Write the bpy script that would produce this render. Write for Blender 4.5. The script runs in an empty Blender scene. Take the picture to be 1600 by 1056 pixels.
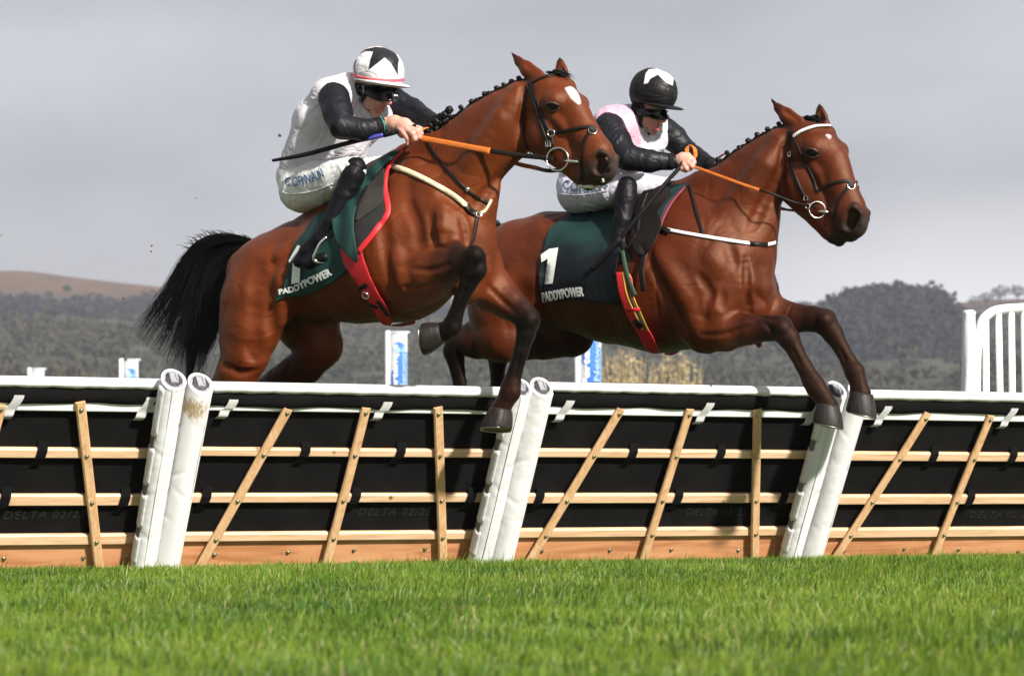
import bpy, bmesh, math, random, os
import numpy as np
from mathutils import Vector, Matrix
QUICK = False
rng = np.random.default_rng(7)
random.seed(7)
SC = bpy.context.scene
COL = SC.collection
# ------------------------------------------------------------------ camera, sky, sun, exposure
F_PX, CAM_D, CAM_H, HOR = 4162.0, 15.4, 0.42, 764.0   # focal length in photo pixels, distance, height, horizon row
cam_d = bpy.data.cameras.new('camera'); cam = bpy.data.objects.new('camera', cam_d); COL.objects.link(cam)
cam.location = (0, -CAM_D, CAM_H); cam.rotation_euler = (math.radians(90), 0, 0)
cam_d.sensor_width = 36; cam_d.lens = F_PX/1600*36
cam_d.shift_y = (HOR-528)/1600
cam_d.clip_start = 0.1; cam_d.clip_end = 6000
cam_d.dof.use_dof = True; cam_d.dof.focus_distance = CAM_D-0.9; cam_d.dof.aperture_fstop = 4.6
SC.camera = cam
SUN_EL, SUN_AZ = math.radians(33), math.radians(36)     # azimuth measured from behind the camera towards the right
world = bpy.data.worlds.new('World'); SC.world = world; world.use_nodes = True
nt = world.node_tree; nt.nodes.clear()
wo = nt.nodes.new('ShaderNodeOutputWorld'); bg = nt.nodes.new('ShaderNodeBackground')
sky = nt.nodes.new('ShaderNodeTexSky'); sky.sky_type = 'NISHITA'; sky.sun_disc = False
sky.sun_elevation = SUN_EL; sky.sun_rotation = math.pi - SUN_AZ; sky.dust_density = 2
tc = nt.nodes.new('ShaderNodeTexCoord')
mp = nt.nodes.new('ShaderNodeMapping'); mp.inputs['Scale'].default_value = (1, 1, 2.6)
nz = nt.nodes.new('ShaderNodeTexNoise'); nz.inputs['Scale'].default_value = 7.5; nz.inputs['Detail'].default_value = 5; nz.inputs['Roughness'].default_value = .45
rp = nt.nodes.new('ShaderNodeValToRGB')
rp.color_ramp.elements[0].position = .33; rp.color_ramp.elements[0].color = (2.2, 2.17, 2.33, 1)
rp.color_ramp.elements[1].position = .68; rp.color_ramp.elements[1].color = (3.1, 3.07, 3.2, 1)
sx = nt.nodes.new('ShaderNodeSeparateXYZ')
hb = nt.nodes.new('ShaderNodeMapRange'); hb.inputs['From Min'].default_value = .05; hb.inputs['From Max'].default_value = .115
hb.inputs['To Min'].default_value = 1.0; hb.inputs['To Max'].default_value = 0.0
hx = nt.nodes.new('ShaderNodeMapRange'); hx.inputs['From Min'].default_value = .0; hx.inputs['From Max'].default_value = .15
mul = nt.nodes.new('ShaderNodeMath'); mul.operation = 'MULTIPLY'
mxb = nt.nodes.new('ShaderNodeMix'); mxb.data_type = 'RGBA'
mxb.inputs[7].default_value = (5.6, 5.6, 5.65, 1)
mx = nt.nodes.new('ShaderNodeMix'); mx.data_type = 'RGBA'; mx.inputs[0].default_value = .95
L = nt.links
L.new(tc.outputs['Generated'], mp.inputs[0]); L.new(mp.outputs[0], nz.inputs['Vector']); L.new(nz.outputs[0], rp.inputs[0])
L.new(tc.outputs['Generated'], sx.inputs[0]); L.new(sx.outputs['Z'], hb.inputs['Value']); L.new(sx.outputs['X'], hx.inputs['Value'])
L.new(hb.outputs[0], mul.inputs[0]); L.new(hx.outputs[0], mul.inputs[1]); L.new(mul.outputs[0], mxb.inputs[0])
L.new(rp.outputs[0], mxb.inputs[6]); L.new(sky.outputs[0], mx.inputs[6]); L.new(mxb.outputs[2], mx.inputs[7])
L.new(mx.outputs[2], bg.inputs['Color']); bg.inputs['Strength'].default_value = .1
L.new(bg.outputs[0], wo.inputs[0])
sun_d = bpy.data.lights.new('sun', 'SUN'); sun = bpy.data.objects.new('sun', sun_d); COL.objects.link(sun)
sun_d.energy = 4.6; sun_d.angle = math.radians(3); sun_d.color = (1, .95, .87)
sdir = Vector((math.sin(SUN_AZ)*math.cos(SUN_EL), -math.cos(SUN_AZ)*math.cos(SUN_EL), math.sin(SUN_EL)))
sun.rotation_euler = sdir.to_track_quat('Z', 'Y').to_euler(); sun.location = (6, -8, 9)
SC.view_settings.view_transform = 'Standard'; SC.view_settings.look = 'None'
SC.view_settings.exposure = 0.9; SC.view_settings.gamma = 1

# ------------------------------------------------------------------ mapping between photo pixels and places
CAMV = np.array([0, -CAM_D, CAM_H])
UP = np.array([0, 0, 1.0])
def ray(px, py): return np.array([(px-800)/F_PX, 1.0, (HOR-py)/F_PX])
def at(px, py, Y): return CAMV + ray(px, py)*(Y+CAM_D)
def scr(P):
    P = np.asarray(P); t = P[..., 1]+CAM_D
    return 800+P[..., 0]/t*F_PX, HOR-(P[..., 2]-CAM_H)/t*F_PX
class Frame:
    """a sagittal plane: yaw turns the forward direction towards the camera"""
    def __init__(s, px, py, Y, yaw):
        s.o = at(px, py, Y); a = math.radians(yaw)
        s.f = np.array([math.cos(a), -math.sin(a), 0]); s.n = np.array([-math.sin(a), -math.cos(a), 0])
    def P(s, px, py, lat=0.0):
        r = ray(px, py); t = np.dot(s.o+s.n*lat-CAMV, s.n)/np.dot(r, s.n)
        return CAMV+r*t
    def R(s, P, r): return r*(P[1]+CAM_D)/F_PX
def on_plane(px, py, o, n):
    r = ray(px, py); t = np.dot(o-CAMV, n)/np.dot(r, n); return CAMV+r*t

# ------------------------------------------------------------------ objects
def set_props(o, label=None, cat=None, group=None, kind=None):
    if label: o['label'] = label
    if cat: o['category'] = cat
    if group: o['group'] = group
    if kind: o['kind'] = kind
    return o
def link(name, me, mat=None, parent=None, origin=None):
    o = bpy.data.objects.new(name, me); COL.objects.link(o)
    if mat is not None:
        for m in (mat if isinstance(mat, (list, tuple)) else [mat]): me.materials.append(m)
    if origin is not None:
        o.location = origin
        n = len(me.vertices); co = np.empty(n*3, 'f'); me.vertices.foreach_get('co', co)
        co = (co.reshape(-1, 3)-np.array(origin, 'f')).ravel(); me.vertices.foreach_set('co', co); me.update()
    if parent is not None:
        o.parent = parent
        o.matrix_parent_inverse = Matrix.Translation(-Vector(parent_loc(parent)))
    return o
def parent_loc(p):
    v = Vector(p.location)
    while p.parent is not None and False: p = p.parent
    return v
def empty(name, loc, label, cat, group=None):
    o = bpy.data.objects.new(name, None); COL.objects.link(o); o.location = loc; o.empty_display_size = .1
    return set_props(o, label, cat, group)
def mesh_np(name, V, Fq, smooth=True, colors=None, uvless=True):
    me = bpy.data.meshes.new(name); V = np.asarray(V, 'f'); Fq = np.asarray(Fq, 'i')
    k = Fq.shape[1]; nf = len(Fq)
    me.vertices.add(len(V)); me.vertices.foreach_set('co', V.ravel())
    me.loops.add(nf*k); me.loops.foreach_set('vertex_index', Fq.ravel())
    me.polygons.add(nf); me.polygons.foreach_set('loop_start', np.arange(nf, dtype='i')*k)
    me.polygons.foreach_set('loop_total', np.full(nf, k, 'i'))
    if smooth: me.polygons.foreach_set('use_smooth', np.ones(nf, bool))
    me.update(calc_edges=True)
    if colors is not None:
        a = me.color_attributes.new('coat', 'FLOAT_COLOR', 'POINT')
        c = np.ones((len(V), 4), 'f'); c[:, :3] = colors; a.data.foreach_set('color', c.ravel())
    return me
class MB:
    """collects polygons into one mesh"""
    def __init__(s): s.v = []; s.f = []; s.sm = []
    def add(s, V, Fs, smooth=False):
        b = len(s.v); s.v += [tuple(map(float, p)) for p in V]
        for f in Fs: s.f.append([i+b for i in f]); s.sm.append(smooth)
    def tube(s, pts, rad, sides=8, n=None, flat=1.0, caps=True, smooth=True):
        """sweep; rad scalar or list; flat<1 makes a strap, n = directions of its thickness"""
        pts = [np.asarray(p, float) for p in pts]; m = len(pts)
        rad = [rad]*m if np.isscalar(rad) else list(rad)
        V = []; prev = None
        for i, p in enumerate(pts):
            t = pts[min(i+1, m-1)]-pts[max(i-1, 0)]; t = t/(np.linalg.norm(t)+1e-9)
            if n is not None: a = np.asarray(n[i] if np.ndim(n) == 2 else n, float)
            else: a = prev if prev is not None else (UP if abs(t[2]) < .9 else np.array([1., 0, 0]))
            a = a-t*np.dot(a, t); a = a/(np.linalg.norm(a)+1e-9); prev = a
            b = np.cross(t, a)
            for j in range(sides):
                th = 2*math.pi*(j+.5)/sides
                V.append(p+a*math.cos(th)*rad[i]*flat+b*math.sin(th)*rad[i])
        Fs = [[i*sides+j, i*sides+(j+1) % sides, (i+1)*sides+(j+1) % sides, (i+1)*sides+j] for i in range(m-1) for j in range(sides)]
        if caps: Fs += [list(range(sides))[::-1], [(m-1)*sides+j for j in range(sides)]]
        s.add(V, Fs, smooth)
    def box(s, o, A, B, C):
        """box from corner-centre o with half vectors A, B, C"""
        o, A, B, C = [np.asarray(q, float) for q in (o, A, B, C)]
        V = [o+A*i+B*j+C*k for i in (-1, 1) for j in (-1, 1) for k in (-1, 1)]
        s.add(V, [[0, 1, 3, 2], [4, 6, 7, 5], [0, 4, 5, 1], [2, 3, 7, 6], [0, 2, 6, 4], [1, 5, 7, 3]])
    def prism(s, p0, p1, side, nrm, w, d, ch=.12, bow=0.0, seg=1):
        """chamfered bar from p0 to p1, width w along side, depth d along nrm"""
        p0, p1, side, nrm = [np.asarray(q, float) for q in (p0, p1, side, nrm)]
        c = ch*min(w, d); hw, hd = w/2, d/2
        prof = [(-hw+c, -hd), (hw-c, -hd), (hw, -hd+c), (hw, hd-c), (hw-c, hd), (-hw+c, hd), (-hw, hd-c), (-hw, -hd+c)]
        V = []
        for i in range(seg+1):
            t = i/seg; q = p0+(p1-p0)*t+side*bow*math.sin(math.pi*t)
            V += [q+side*a+nrm*b for a, b in prof]
        Fs = [[i*8+j, i*8+(j+1) % 8, (i+1)*8+(j+1) % 8, (i+1)*8+j] for i in range(seg) for j in range(8)]
        Fs += [list(range(8))[::-1], [seg*8+j for j in range(8)]]
        s.add(V, Fs)
    def lathe(s, o, ax, prof, sides=24, smooth=True, wob=None):
        """prof: list of (radius, height) along axis ax"""
        o = np.asarray(o, float); ax = np.asarray(ax, float); ax = ax/np.linalg.norm(ax)
        u = np.cross(ax, UP if abs(ax[2]) < .9 else np.array([0, 1., 0])); u /= np.linalg.norm(u); v = np.cross(ax, u)
        V = []
        for r, h in prof:
            for j in range(sides):
                th = 2*math.pi*j/sides; rr = r*(1+(wob(th, h) if wob else 0))
                V.append(o+ax*h+u*math.cos(th)*rr+v*math.sin(th)*rr)
        m = len(prof)
        Fs = [[i*sides+j, i*sides+(j+1) % sides, (i+1)*sides+(j+1) % sides, (i+1)*sides+j] for i in range(m-1) for j in range(sides)]
        Fs += [list(range(sides))[::-1], [(m-1)*sides+j for j in range(sides)]]
        s.add(V, Fs, smooth)
    def build(s, name, mat, parent=None, origin=None, bevel=0, recalc=True):
        me = bpy.data.meshes.new(name); me.from_pydata(s.v, [], s.f)
        me.polygons.foreach_set('use_smooth', s.sm); me.update()
        if recalc:
            bm = bmesh.new(); bm.from_mesh(me); bmesh.ops.recalc_face_normals(bm, faces=bm.faces)
            bm.to_mesh(me); bm.free()
        return link(name, me, mat, parent, origin)
def spline(pts, n=8):
    """Catmull-Rom through rows of any dimension"""
    p = np.asarray(pts, float); m = len(p); out = []
    for i in range(m-1):
        p0 = p[max(i-1, 0)]; p1 = p[i]; p2 = p[i+1]; p3 = p[min(i+2, m-1)]
        for j in range(n):
            t = j/n
            out.append(.5*((2*p1)+(p2-p0)*t+(2*p0-5*p1+4*p2-p3)*t*t+(-p0+3*p1-3*p2+p3)*t**3))
    out.append(p[-1]); return np.array(out)

# ------------------------------------------------------------------ materials
def new_mat(name):
    m = bpy.data.materials.new(name); m.use_nodes = True
    return m, m.node_tree, m.node_tree.nodes['Principled BSDF']
def mat(name, col, rough=.6, var=.12, scale=8, bump=.0, bscale=60, spec=.5, metal=0, stretch=(1, 1, 1), coat=0, sheen=0, detail=4, col2=None, attr=None, transl=0, subsurf=0):
    m, t, b = new_mat(name); n, l = t.nodes, t.links
    tc = n.new('ShaderNodeTexCoord'); mp = n.new('ShaderNodeMapping'); mp.inputs['Scale'].default_value = stretch
    l.new(tc.outputs['Object'], mp.inputs[0])
    nz = n.new('ShaderNodeTexNoise'); nz.inputs['Scale'].default_value = scale; nz.inputs['Detail'].default_value = detail
    l.new(mp.outputs[0], nz.inputs['Vector'])
    mr = n.new('ShaderNodeMapRange'); mr.inputs['From Min'].default_value = .3; mr.inputs['From Max'].default_value = .7
    l.new(nz.outputs[0], mr.inputs['Value'])
    if col2 is None: col2 = tuple(c*(1+var) for c in col); col = tuple(c*(1-var) for c in col)
    mx = n.new('ShaderNodeMix'); mx.data_type = 'RGBA'
    mx.inputs[6].default_value = (*col, 1); mx.inputs[7].default_value = (*col2, 1)
    l.new(mr.outputs[0], mx.inputs[0])
    out = mx.outputs[2]
    if attr:
        at_ = n.new('ShaderNodeAttribute'); at_.attribute_name = attr
        mm = n.new('ShaderNodeMix'); mm.data_type = 'RGBA'; mm.blend_type = 'MULTIPLY'; mm.inputs[0].default_value = 1
        l.new(out, mm.inputs[6]); l.new(at_.outputs['Color'], mm.inputs[7]); out = mm.outputs[2]
    l.new(out, b.inputs['Base Color'])
    b.inputs['Roughness'].default_value = rough; b.inputs['Metallic'].default_value = metal
    b.inputs['Specular IOR Level'].default_value = spec; b.inputs['Coat Weight'].default_value = coat
    b.inputs['Sheen Weight'].default_value = sheen
    if subsurf:
        b.inputs['Subsurface Weight'].default_value = subsurf; b.inputs['Subsurface Radius'].default_value = (.012, .004, .002); b.inputs['Subsurface Scale'].default_value = 1
    if bump:
        nb = n.new('ShaderNodeTexNoise'); nb.inputs['Scale'].default_value = bscale; nb.inputs['Detail'].default_value = 5
        l.new(mp.outputs[0], nb.inputs['Vector'])
        bp = n.new('ShaderNodeBump'); bp.inputs['Strength'].default_value = bump; bp.inputs['Distance'].default_value = .01
        l.new(nb.outputs[0], bp.inputs['Height']); l.new(bp.outputs[0], b.inputs['Normal'])
    return m
M = {}
M['white_vinyl'] = mat('white_vinyl', (.66, .655, .66), .45, .0, 3.5, .45, 16, coat=.0, col2=(.78, .77, .78), detail=8)
M['white_rail'] = mat('white_rail', (.78, .78, .77), .4, .03, 3, .1, 40)
M['pad_core'] = mat('pad_core', (.03, .03, .035), .6, .3, 40, .6, 60)
M['pad_ring'] = mat('pad_ring', (.25, .25, .27), .6, .15, 40, .2, 60)
M['velcro_grey'] = mat('velcro_grey', (.16, .155, .14), .9, .15, 60, .5, 300)
M['foam_black'] = mat('foam_black', (.006, .0055, .0055), .85, .3, 6, .10, 90, spec=.08)
M['velcro_black'] = mat('velcro_black', (.004, .004, .004), .95, .2, 60, .4, 300, spec=.1)
M['webbing'] = mat('webbing', (.55, .54, .54), .8, .1, 30, .6, 400)
M['bolt'] = mat('bolt', (.55, .52, .42), .3, .25, 90, .2, 200, metal=1)
M['wood_rail'] = mat('wood_rail', (.72, .50, .31), .55, .1, 9, .15, 40, stretch=(1, 1, 9), col2=(.78, .58, .38))
def wood(name, c1, c2, c3, sc, axis_scale):
    m, t, b = new_mat(name); n, l = t.nodes, t.links
    tc = n.new('ShaderNodeTexCoord'); mp = n.new('ShaderNodeMapping'); mp.inputs['Scale'].default_value = axis_scale
    l.new(tc.outputs['Object'], mp.inputs[0])
    nz = n.new('ShaderNodeTexNoise'); nz.inputs['Scale'].default_value = sc; nz.inputs['Detail'].default_value = 7; nz.inputs['Distortion'].default_value = 1.2
    l.new(mp.outputs[0], nz.inputs['Vector'])
    r = n.new('ShaderNodeValToRGB'); e = r.color_ramp.elements
    e[0].position = .34; e[0].color = (*c1, 1); e[1].position = .7; e[1].color = (*c3, 1); k = e.new(.5); k.color = (*c2, 1)
    l.new(nz.outputs[0], r.inputs[0])
    vo = n.new('ShaderNodeTexVoronoi'); vo.inputs['Scale'].default_value = 3.2; l.new(tc.outputs['Object'], vo.inputs['Vector'])
    kr = n.new('ShaderNodeMapRange'); kr.inputs['From Min'].default_value = .02; kr.inputs['From Max'].default_value = .055; l.new(vo.outputs['Distance'], kr.inputs['Value'])
    mx = n.new('ShaderNodeMix'); mx.data_type = 'RGBA'; mx.inputs[6].default_value = (.16, .07, .03, 1)
    l.new(kr.outputs[0], mx.inputs[0]); l.new(r.outputs[0], mx.inputs[7]); l.new(mx.outputs[2], b.inputs['Base Color'])
    b.inputs['Roughness'].default_value = .5
    bp = n.new('ShaderNodeBump'); bp.inputs['Strength'].default_value = .15; bp.inputs['Distance'].default_value = .004
    l.new(nz.outputs[0], bp.inputs['Height']); l.new(bp.outputs[0], b.inputs['Normal'])
    return m
M['wood_rail'] = wood('wood_rail', (.55, .34, .19), (.64, .43, .26), (.70, .50, .32), 3, (1, 1, 14))
M['wood_slat'] = wood('wood_slat', (.48, .28, .13), (.57, .35, .18), (.64, .42, .24), 3, (9, 9, 1.5))
M['wood_board'] = wood('wood_board', (.40, .165, .07), (.53, .24, .11), (.60, .30, .15), 2, (1, 1, 9))
M['coat_bay'] = None

# ------------------------------------------------------------------ distance-field modelling
def fnoise(P, s, seed=0):
    """cheap smooth noise in -1..1"""
    x, y, z = P[..., 0]*s, P[..., 1]*s, P[..., 2]*s; r = np.random.default_rng(seed); o = 0
    for i in range(4):
        a = r.normal(size=3)*(1+.5*i); ph = r.uniform(0, 6.28, 3)
        b = r.normal(size=3)*(1+.5*i)
        o = o+np.sin(a[0]*x+a[1]*y+a[2]*z+ph[0]+1.3*np.sin(b[0]*x+b[1]*y+b[2]*z+ph[1]))/(1+.4*i)
    return o/2.6
class Shape:
    def __init__(s): s.pr = []; s.post = None
    def cone(s, a, b, ra, rb, sq=1.0, n=None, k=.03, op='+', ca=None, cb=None, g=None):
        s.ng = getattr(s, 'ng', 0)+1
        s.pr.append(dict(g=s.ng if g is None else g, a=np.asarray(a, 'f8'), b=np.asarray(b, 'f8'), ra=ra, rb=rb, sq=sq, n=None if n is None else np.asarray(n, 'f8'), k=k, op=op, ca=ca, cb=ca if cb is None else cb))
    def dist(s, p, P):
        ab = p['b']-p['a']; L2 = float(ab@ab); q = P-p['a'].astype(P.dtype)
        if L2 > 1e-12:
            h = np.clip(q@(ab/L2).astype(P.dtype), 0, 1); rel = q-h[:, None]*ab.astype(P.dtype); r = p['ra']+(p['rb']-p['ra'])*h
        else: rel = q; r = p['ra']
        if p['n'] is None or p['sq'] == 1: return np.sqrt((rel*rel).sum(1))-r
        n = p['n'].astype(P.dtype); rn = rel@n; d2 = (rel*rel).sum(1)
        i2 = 1/p['sq']**2
        l2 = d2+rn*rn*(i2-1); l = np.sqrt(np.maximum(l2, 1e-12))
        g2 = (rn*rn*i2)/np.maximum(l2, 1e-12)             # squared normal component of the gradient in squashed space
        nm = np.sqrt(1-g2+g2*i2)
        return (l-r)/nm
    def eval(s, P, sel=None):
        f = None; P = np.asarray(P); cur = None
        def fold(f, cur):
            g, d, k, op = cur
            if op == '+':
                if f is None: return d
                h = np.maximum(k-np.abs(f-d), 0)/k; return np.minimum(f, d)-h*h*k*.25
            if f is None: return f
            h = np.maximum(k-np.abs(f+d), 0)/k; return np.maximum(f, -d)+h*h*k*.25
        for i, p in enumerate(s.pr):
            if sel is not None and not sel[i]: continue
            d = s.dist(p, P)
            if cur is not None and cur[0] == p['g']:
                h = np.maximum(.012-np.abs(cur[1]-d), 0)/.012; cur = (cur[0], np.minimum(cur[1], d)-h*h*.003, cur[2], cur[3]); continue
            if cur is not None: f = fold(f, cur)
            cur = (p['g'], d, p['k'], p['op'])
        if cur is not None: f = fold(f, cur)
        if f is None: f = np.full(len(P), 1.0, P.dtype)
        return f
    def bbox(s):
        lo = np.array([1e9]*3); hi = -lo
        for p in s.pr:
            if p['op'] != '+': continue
            R = max(p['ra'], p['rb'])*max(1, p['sq'])
            lo = np.minimum(lo, np.minimum(p['a'], p['b'])-R); hi = np.maximum(hi, np.maximum(p['a'], p['b'])+R)
        return lo, hi
    def grad(s, P, e=.004):
        g = np.stack([s.eval(P+np.eye(3)[i]*e)-s.eval(P-np.eye(3)[i]*e) for i in range(3)], 1)
        return g/(np.linalg.norm(g, axis=1, keepdims=True)+1e-9)
    def colour(s, P, tau=.012):
        W = np.zeros(len(P)); Cc = np.zeros((len(P), 3)); dm = s.eval(P)
        for p in s.pr:
            if p['ca'] is None or p['op'] != '+': continue
            d = s.dist(p, P); ab = p['b']-p['a']; h = np.clip((P-p['a'])@ab/max(float(ab@ab), 1e-9), 0, 1)
            w = np.exp(-np.clip(d-dm, 0, 1)/tau)+1e-9
            W += w; Cc += w[:, None]*(np.array(p['ca'])*(1-h[:, None])+np.array(p['cb'])*h[:, None])
        return Cc/W[:, None]
    def trace(s, px, py, off=0.0, t0=12.0):
        px = np.atleast_1d(np.asarray(px, float)); py = np.atleast_1d(np.asarray(py, float))
        R = np.stack([(px-800)/F_PX, np.ones_like(px), (HOR-py)/F_PX], 1); nR = np.linalg.norm(R, axis=1)
        t = np.full(len(px), t0); best = np.full(len(px), 9.); bt = t.copy()
        for _ in range(90):
            d = s.eval(CAMV+R*t[:, None])-off
            u = d < best; best[u] = d[u]; bt[u] = t[u]
            t = t+np.clip(d*.75, -.1, .4)/nR
            if np.all((np.abs(d) < 3e-4) | (t > 22)): break
        t = np.where(t > 19, bt, t)
        P = CAMV+R*t[:, None]; return P, s.grad(P)
def surface_nets(f, org, vox, smooth=2):
    sgn = f < 0
    c = np.zeros(tuple(n-1 for n in f.shape), np.int8)
    for i in (0, 1):
        for j in (0, 1):
            for k in (0, 1): c += sgn[i:f.shape[0]-1+i, j:f.shape[1]-1+j, k:f.shape[2]-1+k]
    act = (c > 0) & (c < 8); ii = np.argwhere(act); idx = np.full(c.shape, -1, np.int32); idx[act] = np.arange(len(ii))
    pos = np.zeros((len(ii), 3)); cnt = np.zeros(len(ii))
    cor = [(i, j, k) for i in (0, 1) for j in (0, 1) for k in (0, 1)]
    for a in cor:
        for ax in range(3):
            if a[ax]: continue
            b = list(a); b[ax] = 1
            va = f[ii[:, 0]+a[0], ii[:, 1]+a[1], ii[:, 2]+a[2]]; vb = f[ii[:, 0]+b[0], ii[:, 1]+b[1], ii[:, 2]+b[2]]
            m = (va < 0) != (vb < 0); t = np.where(m, va/np.where(m, va-vb, 1), 0)
            for x in range(3): pos[:, x] += m*(a[x]+(t if x == ax else 0))
            cnt += m
    V = (ii+pos/cnt[:, None])*vox+org
    Q = []
    for ax in range(3):
        sl0 = [slice(None)]*3; sl1 = [slice(None)]*3; sl0[ax] = slice(0, -1); sl1[ax] = slice(1, None)
        o1, o2 = [x for x in range(3) if x != ax]
        e = np.argwhere(sgn[tuple(sl0)] != sgn[tuple(sl1)])
        e = e[(e[:, o1] > 0) & (e[:, o2] > 0) & (e[:, o1] < c.shape[o1]) & (e[:, o2] < c.shape[o2])]
        if not len(e): continue
        def cell(d1, d2):
            q = e.copy(); q[:, o1] -= d1; q[:, o2] -= d2; return idx[q[:, 0], q[:, 1], q[:, 2]]
        q = np.stack([cell(1, 1), cell(0, 1), cell(0, 0), cell(1, 0)], 1)
        flip = ~sgn[e[:, 0], e[:, 1], e[:, 2]]
        if ax == 1: flip = ~flip
        q[flip] = q[flip][:, ::-1]; Q.append(q)
    Q = np.concatenate(Q); Q = Q[(Q >= 0).all(1)]
    E = np.concatenate([Q[:, [0, 1]], Q[:, [1, 2]], Q[:, [2, 3]], Q[:, [3, 0]]])
    n = len(V)
    for _ in range(smooth):
        deg = np.bincount(E[:, 0], minlength=n)+np.bincount(E[:, 1], minlength=n)
        A = np.stack([np.bincount(E[:, 0], V[E[:, 1], x], n)+np.bincount(E[:, 1], V[E[:, 0], x], n) for x in range(3)], 1)/np.maximum(deg, 1)[:, None]
        V = V*.5+A*.5
    return V, Q
def mesh_shape(sh, vox, post=None, lo=None, hi=None, smooth=2, name='mesh', colour=False, disp=None, tau=.012):
    if QUICK: vox *= 1.6
    l, h = sh.bbox(); l = l if lo is None else np.maximum(l-.06, lo); h = h if hi is None else np.minimum(h+.06, hi)
    l = l-3*vox; h = h+3*vox; B = 14
    nb = np.ceil((h-l)/vox/B).astype(int); N = nb*B+1
    f = np.full(tuple(N), 1.0, 'f4')
    g = np.stack(np.meshgrid(*[np.arange(n) for n in nb], indexing='ij'), -1).reshape(-1, 3)
    ctr = (l+(g*B+B/2)*vox); D = np.stack([sh.dist(p, ctr) for p in sh.pr], 1)
    fc = sh.eval(ctr); R = B*vox*.9; v = fc if post is None else post(fc, ctr)
    lin = np.arange(B+1)*vox; loc = np.stack(np.meshgrid(lin, lin, lin, indexing='ij'), -1).reshape(-1, 3).astype('f4')
    add = np.array([p['op'] == '+' for p in sh.pr]); ks = np.array([p['k'] for p in sh.pr])
    for i in range(len(g)):
        a = g[i]*B; s_ = tuple(slice(x, x+B+1) for x in a)
        if abs(v[i]) > R*1.2+.012: f[s_] = np.where(v[i] < 0, -1, np.minimum(f[s_], 1)) if v[i] < 0 else f[s_]; continue
        sel = np.where(add, D[i] < fc[i]+2*R*1.3+ks, D[i] < R*1.3+ks)
        P = loc+(l+a*vox).astype('f4'); d = sh.eval(P, sel)
        if post is not None: d = post(d, P)
        f[s_] = d.reshape(B+1, B+1, B+1)
    V, Q = surface_nets(f, l, vox, smooth)
    if disp is not None:
        G = sh.grad(V) if post is None else None
        if G is not None: V = V+G*disp(V)[:, None]
    C_ = sh.colour(V, tau) if colour is True else (colour(V) if callable(colour) else None)
    return mesh_np(name, V, Q, True, C_)
def poly_sd(x, y, poly):
    """signed distance (px) to polygon, negative inside"""
    p = np.asarray(poly, 'f4'); d = np.full(x.shape, 1e9, 'f4'); ins = np.zeros(x.shape, bool); n = len(p)
    for i in range(n):
        a, b = p[i], p[(i+1) % n]; e = b-a; wx, wy = x-a[0], y-a[1]
        h = np.clip((wx*e[0]+wy*e[1])/max(float(e@e), 1e-9), 0, 1)
        d = np.minimum(d, (wx-e[0]*h)**2+(wy-e[1]*h)**2)
        c = ((a[1] <= y) & (b[1] > y)) | ((b[1] <= y) & (a[1] > y))
        if abs(e[1]) > 1e-9: ins ^= c & (x < a[0]+(y-a[1])/e[1]*e[0])
    return np.where(ins, -1, 1)*np.sqrt(d)
def shell(base, fr, poly, off, thick, vox, name, both=True, noise=0, nscale=20, seed=3, smooth=3, lat=(-.6, .6), mode='view', fold=None, colour=None):
    """a sheet lying off the base shape, cut out by a polygon drawn over the photo"""
    pl = spline(list(poly)+[poly[0]], 5)[:-1] if mode != 'sharp' else np.asarray(poly, float)
    pts = [fr.P(x, y, s) for x, y in poly for s in lat]
    lo = np.min(pts, 0)-.05; hi = np.max(pts, 0)+.05
    def post(d, P):
        if noise: d = d-noise*fnoise(P, nscale, seed)
        if fold is not None: d = d-fold(P)
        a = np.abs(d-off)-thick
        s = (P-fr.o.astype(P.dtype))@fr.n.astype(P.dtype)
        Pm = np.where(s[:, None] < 0, P-2*s[:, None]*fr.n.astype(P.dtype), P) if both is True else P
        x, y = scr(Pm); q = poly_sd(x, y, pl)*((Pm[:, 1]+CAM_D)/F_PX)
        r = np.maximum(a, q)
        if both is False: r = np.maximum(r, -(s-.0))
        return r
    l, h = base.bbox(); sb = base
    return mesh_shape(base, vox, post, lo=lo-off, hi=hi+off, smooth=smooth, name=name, colour=colour)
# ------------------------------------------------------------------ ground and far land
def ground_sheet():
    m, t, b = new_mat('turf'); n, l = t.nodes, t.links
    tc = n.new('ShaderNodeTexCoord')
    nz = n.new('ShaderNodeTexNoise'); nz.inputs['Scale'].default_value = 1.3; nz.inputs['Detail'].default_value = 8
    l.new(tc.outputs['Object'], nz.inputs['Vector'])
    r = n.new('ShaderNodeValToRGB'); e = r.color_ramp.elements
    e[0].position = .3; e[0].color = (.025, .060, .008, 1); e[1].position = .7; e[1].color = (.055, .11, .016, 1)
    l.new(nz.outputs[0], r.inputs[0]); l.new(r.outputs[0], b.inputs['Base Color']); b.inputs['Roughness'].default_value = .9
    mb = MB(); mb.add([(-900, -40, 0), (900, -40, 0), (1600, 1700, 0), (-1600, 1700, 0)], [[0, 1, 2, 3]])
    o = mb.build('ground', m); set_props(o, kind='structure')
ground_sheet()
RIDGE = [(-900, 418), (-300, 420), (0, 425), (150, 437), (270, 446), (450, 458), (700, 466), (1000, 470), (1200, 473), (1290, 477), (1400, 480), (1480, 476), (1560, 470), (1600, 468), (2300, 455)]
def ridge_py(x): return np.interp(x, [p[0] for p in RIDGE], [p[1] for p in RIDGE])
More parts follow.
